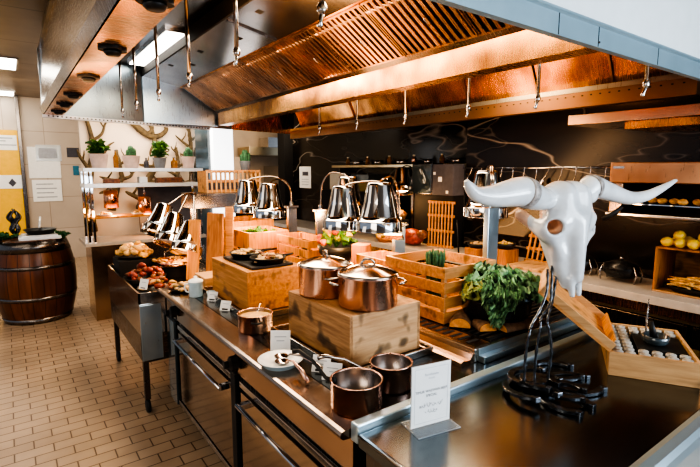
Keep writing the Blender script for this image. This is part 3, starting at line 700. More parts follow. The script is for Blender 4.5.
# ---------------------------------------------------------------- skull (implicit surface -> surface nets)
def surface_nets(F, lo, h):
    nx, ny, nz = F.shape; inside = F < 0; verts = []; idx = -np.ones((nx - 1, ny - 1, nz - 1), int)
    c = np.zeros((nx - 1, ny - 1, nz - 1), int)
    for a in (0, 1):
        for b_ in (0, 1):
            for d in (0, 1): c += inside[a:nx - 1 + a, b_:ny - 1 + b_, d:nz - 1 + d]
    cells = np.argwhere((c > 0) & (c < 8))
    cor = [(a, b_, d) for a in (0, 1) for b_ in (0, 1) for d in (0, 1)]
    ed = [(p, q) for p in range(8) for q in range(p + 1, 8) if sum(abs(cor[p][k] - cor[q][k]) for k in range(3)) == 1]
    for n, (i, j, k) in enumerate(cells):
        v = [F[i + a, j + b_, k + d] for a, b_, d in cor]; s = [0, 0, 0]; cnt = 0
        for p, q in ed:
            if (v[p] < 0) != (v[q] < 0):
                t = v[p] / (v[p] - v[q])
                for m_ in range(3): s[m_] += cor[p][m_] + t * (cor[q][m_] - cor[p][m_])
                cnt += 1
        verts.append((lo[0] + h * (i + s[0] / cnt), lo[1] + h * (j + s[1] / cnt), lo[2] + h * (k + s[2] / cnt))); idx[i, j, k] = n
    faces = []
    for ax in range(3):
        A = inside; sl0 = [slice(None)] * 3; sl1 = [slice(None)] * 3; sl0[ax] = slice(0, -1); sl1[ax] = slice(1, None)
        ch = np.argwhere(A[tuple(sl0)] != A[tuple(sl1)]); u, v = [q for q in range(3) if q != ax]
        for e in ch:
            e = list(e)
            if e[u] < 1 or e[v] < 1: continue
            q = []
            for du, dv in ((0, 0), (1, 0), (1, 1), (0, 1)):
                p = e[:]; p[u] -= du; p[v] -= dv; q.append(idx[tuple(p)] if all(p[m_] < idx.shape[m_] for m_ in range(3)) else -1)
            if min(q) >= 0: faces.append(q)
    return verts, faces
def sdf_mesh(name, fn, lo, hi, h, mat, parent=None):
    ax = [np.arange(lo[k], hi[k] + h, h) for k in range(3)]
    X, Y, Z = np.meshgrid(*ax, indexing='ij'); v, f = surface_nets(fn(X, Y, Z), lo, h)
    me = bpy.data.meshes.new(name); me.from_pydata(v, [], f); bm = bmesh.new(); bm.from_mesh(me)
    for _ in range(2): bmesh.ops.smooth_vert(bm, verts=bm.verts[:], factor=.5, use_axis_x=True, use_axis_y=True, use_axis_z=True)
    bmesh.ops.recalc_face_normals(bm, faces=bm.faces[:])
    for q in bm.faces: q.smooth = True
    bm.to_mesh(me); bm.free()
    for q in (mat if isinstance(mat, (list, tuple)) else [mat]): me.materials.append(M[q])
    o = bpy.data.objects.new(name, me); COL.objects.link(o); o.parent = parent; return o
def cap(X, Y, Z, a, b, r0, r1, sy=1.0):
    P = np.stack([X, Y / sy, Z], -1); a = np.array([a[0], a[1] / sy, a[2]]); b = np.array([b[0], b[1] / sy, b[2]]); d = b - a
    t = np.clip(((P - a) @ d) / (d @ d), 0, 1); return np.linalg.norm(P - a - t[..., None] * d, axis=-1) - (r0 + (r1 - r0) * t)
def sm(a, b, k):
    h = np.clip(.5 + .5 * (b - a) / k, 0, 1); return b + (a - b) * h - k * h * (1 - h)
def sx_(a, b, k): return -sm(-a, b, k)        # a minus b, smooth
def skullf(X, Y, Z):
    A = np.abs(X); f = cap(X, Y, Z, (0, .035, -.045), (0, .03, -.12), .072, .07)
    f = sm(f, cap(A, Y, Z, (.035, .0, -.03), (.06, -.01, -.11), .05, .042), .03)
    f = sm(f, cap(A, Y, Z, (.05, .025, -.025), (.125, .015, -.028), .036, .036), .035)
    f = sm(f, cap(X, Y, Z, (0, -.03, -.10), (0, -.055, -.32), .045, .020), .04)
    f = sm(f, cap(A, Y, Z, (.05, .02, -.15), (.020, -.02, -.35), .048, .018), .03)
    f = sm(f, cap(A, Y, Z, (.085, -.012, -.125), (.098, .0, -.145), .040, .040), .025)
    f = sm(f, cap(A, Y, Z, (.085, .02, -.15), (.125, .10, -.10), .036, .024), .025)
    f = sm(f, cap(A, Y, Z, (.09, -.01, -.17), (.055, -.02, -.235), .02, .012), .025)
    f = sm(f, cap(A, Y, Z, (.02, -.04, -.33), (.017, -.05, -.385), .015, .011), .012)
    f = sm(f, cap(A, Y, Z, (.045, .06, -.18), (.03, .02, -.31), .02, .012), .03)
    f = sx_(f, cap(A, Y, Z, (.125, -.06, -.135), (.060, .03, -.13), .027, .026), .007)
    f = sx_(f, cap(X, Y, Z, (0, -.095, -.31), (0, -.07, -.40), .018, .013), .010)
    f = sx_(f, cap(A, Y, Z, (.034, -.08, -.21), (.033, -.075, -.35), .007, .010), .012)
    f = sx_(f, cap(A, Y, Z, (.09, .05, -.10), (.085, .12, -.09), .022, .03), .02)
    f = sx_(f, cap(X, Y, Z, (0, -.075, .03), (0, -.075, -.06), .02, .01), .05)
    return f
sk = thing('bull_skull', 'glossy white bull skull with two long curved horns, raised on an iron stand', 'skull', (1.70, .935, 1.632), math.radians(-8)); sk.scale = (1.05, 1.05, 1.03)
o = sdf_mesh('skull_bone', skullf, (-.18, -.14, -.45), (.18, .14, .05), .006, ['bone', 'bone_warm_shade'], sk)
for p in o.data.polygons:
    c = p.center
    if c[1] > .06 + .0 * c[2] and c[2] < -.02: p.material_index = 1  # rear faces coloured as if lit orange
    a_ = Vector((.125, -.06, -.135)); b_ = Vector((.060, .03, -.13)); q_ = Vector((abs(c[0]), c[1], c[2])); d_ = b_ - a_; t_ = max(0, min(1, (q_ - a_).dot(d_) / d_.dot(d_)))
    if (q_ - a_ - d_ * t_).length < .0285 and t_ > .38: p.material_index = 1  # eye socket interior coloured darker to stand for its shade
def spline(pts, n=28):
    out = []
    P = [pts[0]] + list(pts) + [pts[-1]]
    for i in range(1, len(P) - 2):
        for k in range(n // (len(pts) - 1) + 1):
            t = k / (n // (len(pts) - 1) + 1)
            out.append([.5 * (2 * P[i][c] + (P[i + 1][c] - P[i - 1][c]) * t + (2 * P[i - 1][c] - 5 * P[i][c] + 4 * P[i + 1][c] - P[i + 2][c]) * t * t + (3 * P[i][c] - P[i - 1][c] - 3 * P[i + 1][c] + P[i + 2][c]) * t ** 3) for c in range(len(P[0]))])
    out.append(list(pts[-1])); return out
def horn(pts, nm, band):
    q = spline(pts); m = MB().tube([p[:3] for p in q], [p[3] for p in q], 24); h = m.build(nm, 'bone', sk)
    i = min(range(len(q)), key=lambda k: abs(q[k][0] - band)); seg = q[max(0, i - 1):i + 2]
    m = MB().tube([p[:3] for p in seg], [p[3] + .0035 for p in seg], 24); m.build('horn_band', 'hornband', sk)
horn([(-.09, .012, -.040, .034), (-.16, .005, -.030, .045), (-.24, -.0, -.008, .051), (-.31, -.005, -.012, .045), (-.38, -.008, -.018, .036), (-.450, -.012, -.010, .024), (-.485, -.015, .016, .016), (-.498, -.016, .034, .007)], 'horn', -.23)
horn([(.085, .02, -.035, .038), (.125, .02, -.008, .042), (.16, .02, .002, .043), (.26, .02, -.020, .036), (.38, .015, -.046, .028), (.49, .01, -.040, .022), (.60, .0, -.004, .014), (.66, -.008, .022, .007)], 'horn', .15)
# stand
st = thing('skull_stand', 'black iron stand of welded horseshoes and twisted rods beneath the skull', 'stand', (1.485, .845, .9))
def shoe(x, y, z, rz, R=.062, tilt=0, sc=1.0):
    P = []; n = 26
    for k in range(n + 1):
        a = math.radians(35 + 290 * k / n); e = 1.0 if 90 < math.degrees(a) < 270 else 1.0
        P.append((R * math.cos(a) * 1.15, R * math.sin(a)))
    w_ = .0125; outer = []; inner = []
    for k, p in enumerate(P):
        a = P[max(0, k - 1)]; b = P[min(n, k + 1)]; d = Vector((b[0] - a[0], b[1] - a[1])).normalized(); nn = Vector((d.y, -d.x))
        outer.append((p[0] + nn.x * w_, p[1] + nn.y * w_)); inner.append((p[0] - nn.x * w_, p[1] - nn.y * w_))
    X = T(x, y, z) @ Rz(rz) @ RY(tilt) @ Matrix.Scale(sc, 4); m = MB(); t = bmesh.new()
    vo = [[t.verts.new((p[0], p[1], zz)) for p in q] for q in (outer, inner) for zz in (0, .013)]
    for k in range(n):
        t.faces.new((vo[1][k], vo[1][k + 1], vo[3][k + 1], vo[3][k])); t.faces.new((vo[0][k], vo[2][k], vo[2][k + 1], vo[0][k + 1]))
        t.faces.new((vo[0][k], vo[0][k + 1], vo[1][k + 1], vo[1][k])); t.faces.new((vo[2][k], vo[3][k], vo[3][k + 1], vo[2][k + 1]))
    for k in (0, n): t.faces.new((vo[0][k], vo[1][k], vo[3][k], vo[2][k]))
    bmesh.ops.recalc_face_normals(t, faces=t.faces[:]); bmesh.ops.bevel(t, geom=t.edges[:], offset=.0018, segments=1, affect='EDGES')
    m.merge(t, X)
    for s in (1, -1): m.box((R * .92, s * R * .62 - .012, -.004), (R * .92 + .018, s * R * .62 + .012, .016), .003, X)
    m.build('horseshoe', 'wrought', st)
A0 = -math.radians(36)
shoe(.165, .0, .002, A0 + .1, .082, 0, 1.0)
shoe(.215, .105, .002, A0 - .05, .080, 0, 1.0)
shoe(.01, -.055, .002, A0 - .95, .068, 0, 1.0)
shoe(.055, -.02, .018, A0 - .55, .062, 0, 1.0)
shoe(-.035, .05, .018, A0 - 1.2, .078, -.10, 1.0)
shoe(.06, .10, .018, A0 + .3, .074, 0, 1.0)
shoe(.015, .05, .034, A0 - .9, .05, 0, 1.0)
m = MB(); m.prism([(.045 * math.cos(a) + .012, .04 * math.sin(a) + .06) for a in [2 * PI * k / 18 for k in range(18)]], 'z', .034, .049); m.build('base_plate', 'wrought', st)
for pts in ([(-.04, .075, .04), (-.038, .075, .14), (-.032, .07, .22), (.0, .08, .25), (.06, .085, .30), (.10, .09, .36), (.13, .11, .43)],
            [(.01, .065, .04), (.012, .065, .15), (.02, .06, .24), (.04, .07, .27), (.11, .08, .31), (.13, .09, .37), (.16, .11, .44)],
            [(.055, .04, .04), (.06, .035, .14), (.05, .04, .22), (.045, .05, .26), (.10, .07, .30), (.15, .09, .35), (.18, .10, .42)]):
    q = spline([(*p, .0055) for p in pts], 42)
    for n_, p in enumerate(q): p[3] = .0052 + .0012 * math.sin(n_ * 1.7)
    MB().tube([p[:3] for p in q], [p[3] for p in q], 8).build('twisted_rod', 'wrought', st)
# ---------------------------------------------------------------- wooden box of jars
bz = math.radians(-60)
bx_ = thing('jar_box', 'open wooden presentation box of small jars at the right end of the counter', 'box', (1.85, .815, .9005), bz)
W, D, H = .30, .405, .095; w_ = .012
MB().box((0, 0, 0), (W, w_, H), .0015).build('front_panel', 'wood_pale', bx_); MB().box((0, D - w_, 0), (W, D, H), .0015).build('back_panel', 'wood_pale', bx_)
MB().box((0, w_, 0), (w_, D - w_, H), .0015).build('side_panel', 'wood_pale', bx_); MB().box((W - w_, w_, 0), (W, D - w_, H), .0015).build('side_panel', 'wood_pale', bx_)
MB().box((w_, w_, .002), (W - w_, D - w_, .050)).build('raised_floor', 'gap', bx_)
m = MB().box((.11, .115, .0505), (.285, .31, .084), .002); m.build('black_tray', 'black', bx_)
X = T(.0, 0, .096) @ RY(math.radians(38))     # lid opened to the left, hinged on the left edge
ld = MB().box((-.34, 0, -.004), (-.0, D, .008), .001, X).build('lid', 'wood_x', bx_)
m = MB().box((-.34, 0, .008), (0, .012, .036), .001, X).box((-.34, D - .012, .008), (0, D, .036), .001, X).box((-.34, .012, .008), (-.328, D - .012, .036), .001, X)
m.build('lid_rim', 'wood_pale', ld)
MB().box((.0, .02, .0), (.05, D - .02, .008), .001, T(.0, 0, .098) @ RY(math.radians(-62))).build('inner_flap', 'wood_hot', ld)
jr = None; Xb = Matrix.Translation((1.85, .815, .9005)) @ Rz(bz); spots = []
for j in range(9): spots.append((.034, .034 + j * .042, 'left column'))
for j in range(9): spots.append((.076, .034 + j * .042, 'second column'))
for i in range(4):
    for j in range(2): spots.append((.125 + i * .046, .034 + j * .040, 'front rows'))
for i in range(4):
    for j in range(2): spots.append((.125 + i * .046, .335 + j * .038, 'back rows'))
jlab = {'left column': 'small clear jar with pale lid, in the box column nearest the open lid', 'second column': 'small clear jar with pale lid, in the second column from the open lid',
        'front rows': 'small clear jar with pale lid, in the rows along the box front', 'back rows': 'small clear jar with pale lid, in the rows at the box back'}
for (x, y, g) in spots:
    p = Xb @ Vector((x, y, .0508))
    if jr is None:
        jr = thing('small_jar', jlab[g], 'jar', p, bz, group='jars in the ' + g)
        MB().lathe([(0, 0), (.016, 0), (.018, .004), (.018, .026), (.015, .031), (0, .031)], 14).build('glass_body', 'glass', jr)
        MB().lathe([(0, .003), (.0145, .003), (.0145, .02), (0, .02)], 12).build('contents', 'beige_food', jr)
        MB().lathe([(0, .031), (.0185, .031), (.019, .033), (.0185, .041), (0, .042)], 14).build('lid', 'jar_cap', jr)
    else: dup(jr, p, label=jlab[g], group='jars in the ' + g)
p = Xb @ Vector((.185, .205, .0848))
t = thing('black_mortar', 'small black mortar with upright pestle in the middle of the jar box', 'mortar', p, 0)
MB().lathe([(0, 0), (.036, 0), (.047, .01), (.05, .036), (.046, .038), (.042, .012), (0, .010)], 28).build('bowl', 'dark_glass', t)
MB().tube([(-.008, 0, .014), (-.03, .012, .10)], [.016, .009], 12).build('pestle', 'iron', t)
t = thing('glass_pipette', 'thin clear glass rod standing upright behind the black mortar', 'glass rod', Xb @ Vector((.16, .275, .0848)), 0)
MB().tube([(0, 0, 0), (0, 0, .09), (.004, 0, .17)], [.004, .004, .002], 10).build('rod', 'glass', t)
# ---------------------------------------------------------------- heat lamps
def bell(parent, c, tilt=0, az=0, hot=True):
    X = T(*c) @ Rz(az) @ RX(tilt) @ Matrix.Scale(1.1, 4)
    MB().lathe([(0, .252), (.056, .252), (.062, .248), (.066, .235), (.082, .15), (.100, .080), (.110, .058), (.117, .056), (.119, .050), (.119, .004), (.122, 0), (.117, 0), (.116, .048), (.106, .056), (.06, .22), (0, .24)], 40, X).build('lamp_shade', 'chrome', parent)
    MB().lathe([(0, .02), (.06, .025), (.085, .035), (.095, .05), (.05, .11), (0, .13)], 24, X).build('bulb', 'emit_warm' if hot else 'white', parent)
def arm(parent, a, b, top):
    mid = [(a[k] + b[k]) / 2 for k in range(3)]
    q = spline([(*a, .007), (a[0] + (b[0] - a[0]) * .06, a[1] + (b[1] - a[1]) * .06, a[2] + (top - a[2]) * .62, .007), (a[0] + (b[0] - a[0]) * .35, a[1] + (b[1] - a[1]) * .35, top, .007), (a[0] + (b[0] - a[0]) * .8, a[1] + (b[1] - a[1]) * .8, b[2] + .025, .007), (*b, .007)], 24)
    for dx in (-.012, .012): MB().tube([(p[0] + dx * .6, p[1] + dx, p[2]) for p in q], .0055, 8).build('curved_arm', 'tube', parent)
def lamp_unit(lab, post, zt, lamps, zb=.9, mat='steel'):
    t = thing('heat_lamp', lab, 'heat lamp', (post[0], post[1], zb), group='chrome heat lamps on the island')
    MB().box((-.045, -.016, 0), (.045, .016, zt - zb), .004, T(0, 0, 0)).build('post', mat, t)
    MB().box((-.058, -.03, zt - zb), (.058, .03, zt - zb + .022), .005).build('post_cap', 'steel', t)
    MB().cyl((0, 0, zt - zb + .022), .018, .035, 16).build('arm_socket', 'chrome', t)
    MB().box((-.07, -.06, 0), (.07, .06, .008), .002).build('foot_plate', 'steel', t)
    for (x, y, z, ti, az) in lamps:
        c = (x - post[0], y - post[1], z - zb); bell(t, c, ti, az)
        tp = Matrix.Translation(c) @ Rz(az) @ RX(ti) @ Vector((0, 0, .27)); arm(t, (0, 0, zt - zb + .05), tuple(tp), max(tp.z, zt - zb) + .03)
        point('heat_bulb_light', (x, y, z - .03), 5, WARM, .06)
    return t
lamp_unit('twin chrome heat lamp over the copper stockpots, its blue-white post beside the crate', (2.0, 2.215), 1.34, [(1.70, 2.05, 1.355, 0, 0), (1.73, 2.45, 1.325, 0, 0)], .958, 'steel_light')
lamp_unit('twin chrome heat lamp above the orange crate and cast-iron dishes', (2.0, 3.62), 1.37, [(1.70, 3.44, 1.32, 0, 0), (1.66, 3.78, 1.34, 0, 0)])
lamp_unit('heat lamp on the tall bright post just left of the skull', (2.09, 1.575), 1.50, [(2.33, 1.80, 1.42, 0, 0)], .972, 'steel_light')
lamp_unit('heat lamp half hidden behind the twin lamps over the stockpots', (2.06, 3.24), 1.36, [(2.15, 2.98, 1.375, 0, 0)])
gl = thing('heat_lamp', 'cluster of tilted chrome heat lamps over the food trolley at the left', 'heat lamp', (1.45, 4.6, 1.47), group='chrome heat lamps on the island')
for (c, ti, az) in (((-.43, -.30, -.33), -.48, math.radians(-55)), ((-.38, -.50, -.40), -.48, math.radians(-45)), ((-.30, -.68, -.46), -.48, math.radians(-50))):
    bell(gl, c, ti, az, False); tp = Matrix.Translation(c) @ Rz(az) @ RX(ti) @ Vector((0, 0, .27)); arm(gl, (.0, -.1, -.04), tuple(tp), .01)
point('heat_bulb_light', (.90, 4.35, 1.10), 2.2, WARM); point('heat_bulb_light', (1.05, 3.90, 1.02), 2.2, WARM)
bl = thing('heat_lamp', 'glowing chrome heat lamp over the bread on the back counter, left of the skull', 'heat lamp', (3.70, 3.86, .9))
MB().box((-.02, -.02, 0), (.02, .02, .70), .003).build('post', 'steel', bl); bell(bl, (-.25, -.08, .55), .25, 2.4); arm(bl, (0, 0, .70), (-.20, -.03, .82), .84)
point('heat_bulb_light', (3.43, 3.76, 1.40), 6, WARM)
# ---------------------------------------------------------------- gantry shelf with vertical-slat crate
g = thing('gantry_shelf', 'stainless bridge shelf over the far end of the island, carrying a slatted crate', 'shelf', (1.40, 4.45, .9))
MB().box((0, 0, .43), (.90, .38, .575), .006).build('beam', 'steel_dark', g)
for x in (.03, .83):
    MB().box((x, .15, 0), (x + .04, .19, .43)).build('upright', 'steel', g)
t = thing('slatted_crate', 'wooden crate with upright slats on the stainless bridge shelf', 'crate', (1.56, 4.52, 1.477))
for k in range(13): MB().box((k * .0465, 0, 0), (k * .0465 + .019, .010, .215), .001).build('front_slat', 'wood_pale', t)
for z in (0, .10, .195): MB().box((0, .0105, z), (.58, .022, z + .028), .001).build('cross_rail', 'wood_x', t)
for s in (0, .565): MB().box((s, .0225, 0), (s + .015, .26, .215)).build('end_panel', 'wood_x', t)
MB().box((.016, .245, 0), (.564, .26, .12)).build('back_panel', 'ink', t)
# chopping boards, wooden block
def board(lab, loc, W, H, rz, tilt, mat):
    o = MB().box((-W / 2, -.012, 0), (W / 2, .012, H), .008).build('chopping_board', mat, loc=loc, rot=(tilt, 0, rz)); return tag(o, lab, 'chopping board')
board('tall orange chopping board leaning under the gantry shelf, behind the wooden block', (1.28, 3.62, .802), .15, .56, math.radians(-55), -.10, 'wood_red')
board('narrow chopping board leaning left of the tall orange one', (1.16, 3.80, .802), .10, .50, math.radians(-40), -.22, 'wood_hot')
board('thin pale board edge standing right of the tall orange chopping board', (1.43, 3.66, .902), .07, .50, math.radians(-40), -.08, 'wood_x')
o = MB().box((0, 0, 0), (.30, .215, .075), .006).build('wooden_block', 'wood_pale', loc=(1.02, 2.975 + .09, .9)); tag(o, 'low pale wooden block behind the blue enamel mug', 'block')
# ---------------------------------------------------------------- food
def chunk(r, sq):
    t = bmesh.new(); bmesh.ops.create_icosphere(t, subdivisions=2, radius=1); e = random.uniform(.7, 1.4); p = random.uniform(0, 6)
    for v in t.verts:
        c = v.co; k = 1 + .22 * math.sin(c.x * 4 + p) * math.cos(c.y * 5 + p * 2) + random.uniform(-.1, .1)
        v.co = Vector((c.x * r * sq[0] * e * k, c.y * r * sq[1] * k * .85, c.z * r * sq[2] * k * .7))
    return t
def pile(mb, n, R, z0, zr, rs, mat, el=1, sq=(1, 1, 1)):
    for k in range(n):
        a = random.uniform(0, 2 * PI); q = R * math.sqrt(random.random()); z = z0 + zr * (1 - (q / R) ** 1.5) * random.uniform(.4, 1)
        r = random.uniform(*rs); mb.mat(mat if isinstance(mat, str) else random.choice(mat))
        mb.ball((q * math.cos(a) * el, q * math.sin(a), z), (r * sq[0], r * sq[1] * random.uniform(.7, 1.2), r * sq[2]), 2, None, .0) if False else mb.merge(chunk(r, sq), T(q * math.cos(a), q * math.sin(a), z) @ Euler((random.uniform(-.5, .5), random.uniform(-.5, .5), random.uniform(0, 6))).to_matrix().to_4x4(), True)
def dish(name, lab, cat, loc, R, h, mat, food=None, fl='food', **k):
    t = thing(name, lab, cat, loc)
    MB().lathe([(0, 0), (R * .75, 0), (R * .95, h * .6), (R, h), (R * .97, h), (R * .9, h * .55), (R * .7, .008), (0, .008)], 36).build('dish_body', mat, t)
    if food:
        m = MB(); pile(m, *food, **k); o = m.build(fl, None, t); o['kind'] = 'stuff'
    return t
random.seed(3)
dish('bread_platter', 'heap of golden bread pieces at the far left end of the food trolley', 'platter', (.83, 4.30, .955), .15, .025, 'iron', (34, .13, .03, .12, (.022, .036), ['bread', 'cream']), 'bread_pieces')
o = MB().box((.68, 4.16, .805), (.98, 4.44, .954), .006).build('dark_riser', 'gap'); tag(o, 'dark block raising the heap of bread on the trolley', 'riser')
dish('meat_platter', 'dish of dark red meat on the trolley, in front of the golden bread', 'platter', (.83, 3.93, .80), .16, .06, 'iron', (40, .14, .06, .10, (.018, .032), ['redmeat', 'roast']), 'meat_pieces')
dish('mushroom_dish', 'dish of browned vegetables at the near end of the trolley', 'platter', (.84, 3.56, .80), .15, .05, 'iron', (30, .13, .05, .07, (.016, .03), ['roast', 'cream', 'redmeat']), 'vegetables')
t = dish('round_tray_pan', 'wide shallow copper pan of flatbread below the tilted heat lamps', 'pan', (1.12, 4.10, .88), .17, .05, 'copper', (26, .17, .045, .035, (.02, .045), ['bread', 'cream', 'roast']), 'flatbread', sq=(1.4, .8, .35))
MB().tube([(.05, .165, .045), (.045, .18, .09), (.0, .19, .11), (-.045, .18, .09), (-.05, .165, .045)], .005, 8).build('loop_handle', 'tube', t)
o = MB().cyl((0, 0, 0), .12, .079, 24).build('round_riser', 'gap', loc=(1.12, 4.10, .8005)); tag(o, 'round base under the wide copper pan of flatbread', 'riser')
dish('black_plate', 'black plate of grilled bites on the worktop, left of the enamel mug', 'plate', (.90, 3.14, .90), .10, .02, 'iron', (18, .085, .02, .03, (.014, .024), ['roast', 'cream', 'beige_food']), 'grilled_bites')
# cast iron pans on oak box
t = thing('serving_tray', 'black tray on the oak box carrying two cast-iron dishes', 'tray', (1.19, 2.60, 1.145))
MB().box((-.13, -.22, .001), (.13, .22, .016), .004).build('tray', 'iron', t)
for (lab, x, y) in (('cast-iron dish of grilled food, nearer one on the oak box', 1.20, 2.47), ('cast-iron dish of grilled food, farther one on the oak box', 1.17, 2.70)):
    t = thing('cast_iron_dish', lab, 'pan', (x, y, 1.1615), group='cast-iron dishes on the oak box')
    MB().lathe([(0, 0), (.085, 0), (.105, .03), (.109, .032), (.105, .036), (.098, .03), (.08, .01), (0, .01)], 36).build('pan_body', 'iron', t)
    MB().tube([(.10, 0, .03), (.16, -.02, .04)], [.009, .007], 8).build('handle', 'iron', t)
    m = MB(); pile(m, 22, .08, .026, .02, (.014, .028), ['roast', 'cream', 'beige_food'], sq=(1.3, .8, .45)); o = m.build('grilled_food', None, t); o['kind'] = 'stuff'
# herbs & tomatoes bowl
t = thing('herb_bowl', 'dark bowl of green herbs and tomatoes behind the copper stockpots', 'bowl', (1.86, 2.71, 1.05))
o = MB().box((1.77, 2.62, .9), (1.95, 2.80, 1.0495), .004).build('bowl_stand', 'wood_red'); tag(o, 'wooden block under the bowl of herbs and tomatoes', 'block')
MB().lathe([(0, 0), (.08, 0), (.13, .07), (.14, .12), (.134, .12), (.12, .07), (0, .06)], 32).build('bowl', 'iron', t)
m = MB()
for k in range(46):
    a = random.uniform(0, 2 * PI); el = random.uniform(.3, 1.4)
    leaf(m, (.07 * math.cos(a), .07 * math.sin(a), .12 + random.uniform(0, .05)), (math.cos(a) * math.cos(el), math.sin(a) * math.cos(el), math.sin(el)), random.uniform(.05, .08), .022, .3, random.choice(['leaf', 'leaf_l', 'leaf_l', 'yellowfood']))
o = m.build('herb_leaves', None, t); o['kind'] = 'stuff'
k0 = 0
for (x, y, z) in ((-.10, .06, .15), (-.02, .09, .2), (-.07, .11, .17), (.04, .08, .2), (-.115, -.0, .15)):
    t = thing('tomato', 'red-orange tomato among the herbs in the dark bowl', 'tomato', (1.86 + x, 2.71 + y, 1.05 + z), group='tomatoes in the herb bowl')
    MB().ball((0, 0, 0), (.027, .027, .024), 3).build('fruit', 'tomato', t)
    MB().lathe([(0, .024), (.008, .023), (.002, .03), (0, .03)], 8).build('stalk', 'leaf', t)
o = MB().box((-.05, -.05, 0), (.05, .05, .26), .004).build('wood_stump', 'wood_red', loc=(1.84, 2.40, .959), rot=(0, 0, .5)); tag(o, 'upright block of reddish wood right of the herb bowl', 'wooden block')
def greens(lab, loc, R, n, mats, name='green_leaves', up=.08):
    m = MB()
    for k in range(n):
        a = random.uniform(0, 2 * PI); el = random.uniform(.2, 1.4); q = random.uniform(0, R)
        leaf(m, (q * math.cos(a), q * math.sin(a), random.uniform(0, .03)), (math.cos(a) * math.cos(el), math.sin(a) * math.cos(el), math.sin(el)), random.uniform(.6, 1) * up, .022, .3, random.choice(mats))
    o = m.build(name, None, loc=loc); return tag(o, lab, 'greens', kind='stuff')
greens('dark green leaves heaped in the orange-lit crate under the twin heat lamp', (1.70, 3.66, 1.12), .12, 60, ['leaf', 'leaf', 'leaf_l'])
o = MB().box((-.13, -.15, 0), (.13, .15, .205)).build('crate_filling', 'soil', loc=(1.70, 3.67, .914)); tag(o, 'dark filling under the leaves in the orange-lit crate', 'filling')
# asparagus in large crate
t = thing('asparagus_bundle', 'tied bundle of green asparagus standing in the large slatted crate', 'asparagus', (1.80, 1.70, .985))
for k in range(24):
    a = 2.4 * k; q = .0088 * math.sqrt(k)
    MB().tube([(q * math.cos(a), q * math.sin(a), 0), (q * math.cos(a), q * math.sin(a), .20), (q * 1.15 * math.cos(a), q * 1.15 * math.sin(a), .26 + random.uniform(-.01, .015)), (q * 1.15 * math.cos(a), q * 1.15 * math.sin(a), .29 + random.uniform(-.01, .015))], [.007, .007, .0085, .002], 8).build('spear', 'cactus', t)
MB().lathe([(.044, .10), (.046, .10), (.046, .12), (.044, .12)], 20).build('string_tie', 'wood_pale', t)
o = MB().box((-.035, -.055, 0), (.035, .055, .012), .002).build('steel_scoop', 'chrome', loc=(1.84, 2.08, 1.30), rot=(0, .55, .6)); tag(o, 'flat steel scoop blade sticking up out of the crate behind the stockpots', 'scoop')
# ---------------------------------------------------------------- barrel
b = thing('oak_barrel', 'dark varnished oak barrel with iron hoops standing by the left wall', 'barrel', (.17, 6.42, 0))
def br(z, H=.93): u = 2 * z / H - 1; return .41 - .085 * abs(u) ** 2.1
MB().lathe([(0, 0.0)] + [(br(z), z) for z in [.93 * k / 24 for k in range(25)]] + [(br(.93) - .025, .93), (br(.93) - .03, .905), (0, .905)], 64).build('staves', 'barrel', b)
for (z0, z1) in ((.0, .06), (.27, .31), (.62, .66), (.80, .925)):
    MB().lathe([(br(z0) + .001, z0), (br(z0) + .006, z0), (br(z1) + .006, z1), (br(z1) + .001, z1)], 64).build('iron_hoop', 'steel_dark', b)
o = MB().box((-.20, -.17, 0), (.20, .17, .035), .006).box((-.17, -.14, .035), (.17, .14, .05), .004).build('portable_hob', 'shelfw', loc=(.24, 6.33, .931)); tag(o, 'small white square hob on top of the barrel', 'hob')
t = thing('black_pan', 'small black pan on the white hob on the barrel', 'pan', (.25, 6.33, .982))
MB().lathe([(0, 0), (.12, 0), (.16, .05), (.165, .055), (.155, .05), (.115, .01), (0, .008)], 32).build('pan_body', 'iron', t); MB().tube([(.0, .15, .05), (.02, .25, .17)], .012, 8).build('handle', 'bone', t)
t = thing('black_figurine', 'black curly wrought figurine standing on the left of the barrel', 'figurine', (.02, 6.52, .931))
MB().lathe([(0, 0), (.06, 0), (.065, .02), (.03, .035), (0, .04)], 20).build('foot', 'wrought', t)
for k in range(6):
    a = k * 1.05; q = spline([(0, 0, .03, .014), (.04 * math.cos(a), .04 * math.sin(a), .10, .016), (.02 * math.cos(a + 1.5), .02 * math.sin(a + 1.5), .18, .02), (.06 * math.cos(a + 2), .06 * math.sin(a + 2), .24, .014), (.03 * math.cos(a + 3), .03 * math.sin(a + 3), .29 + .02 * (k % 3), .008)], 20)
    MB().tube([p[:3] for p in q], [p[3] for p in q], 8).build('curl', 'wrought', t)
greens('mossy green sprigs on the right edge of the barrel top', (.43, 6.28, .931), .06, 40, ['leaf', 'cactus'], 'moss_sprigs', .07)
greens('mossy green sprigs on the left edge of the barrel top', (-.10, 6.38, .931), .08, 46, ['leaf', 'cactus'], 'moss_sprigs', .08)
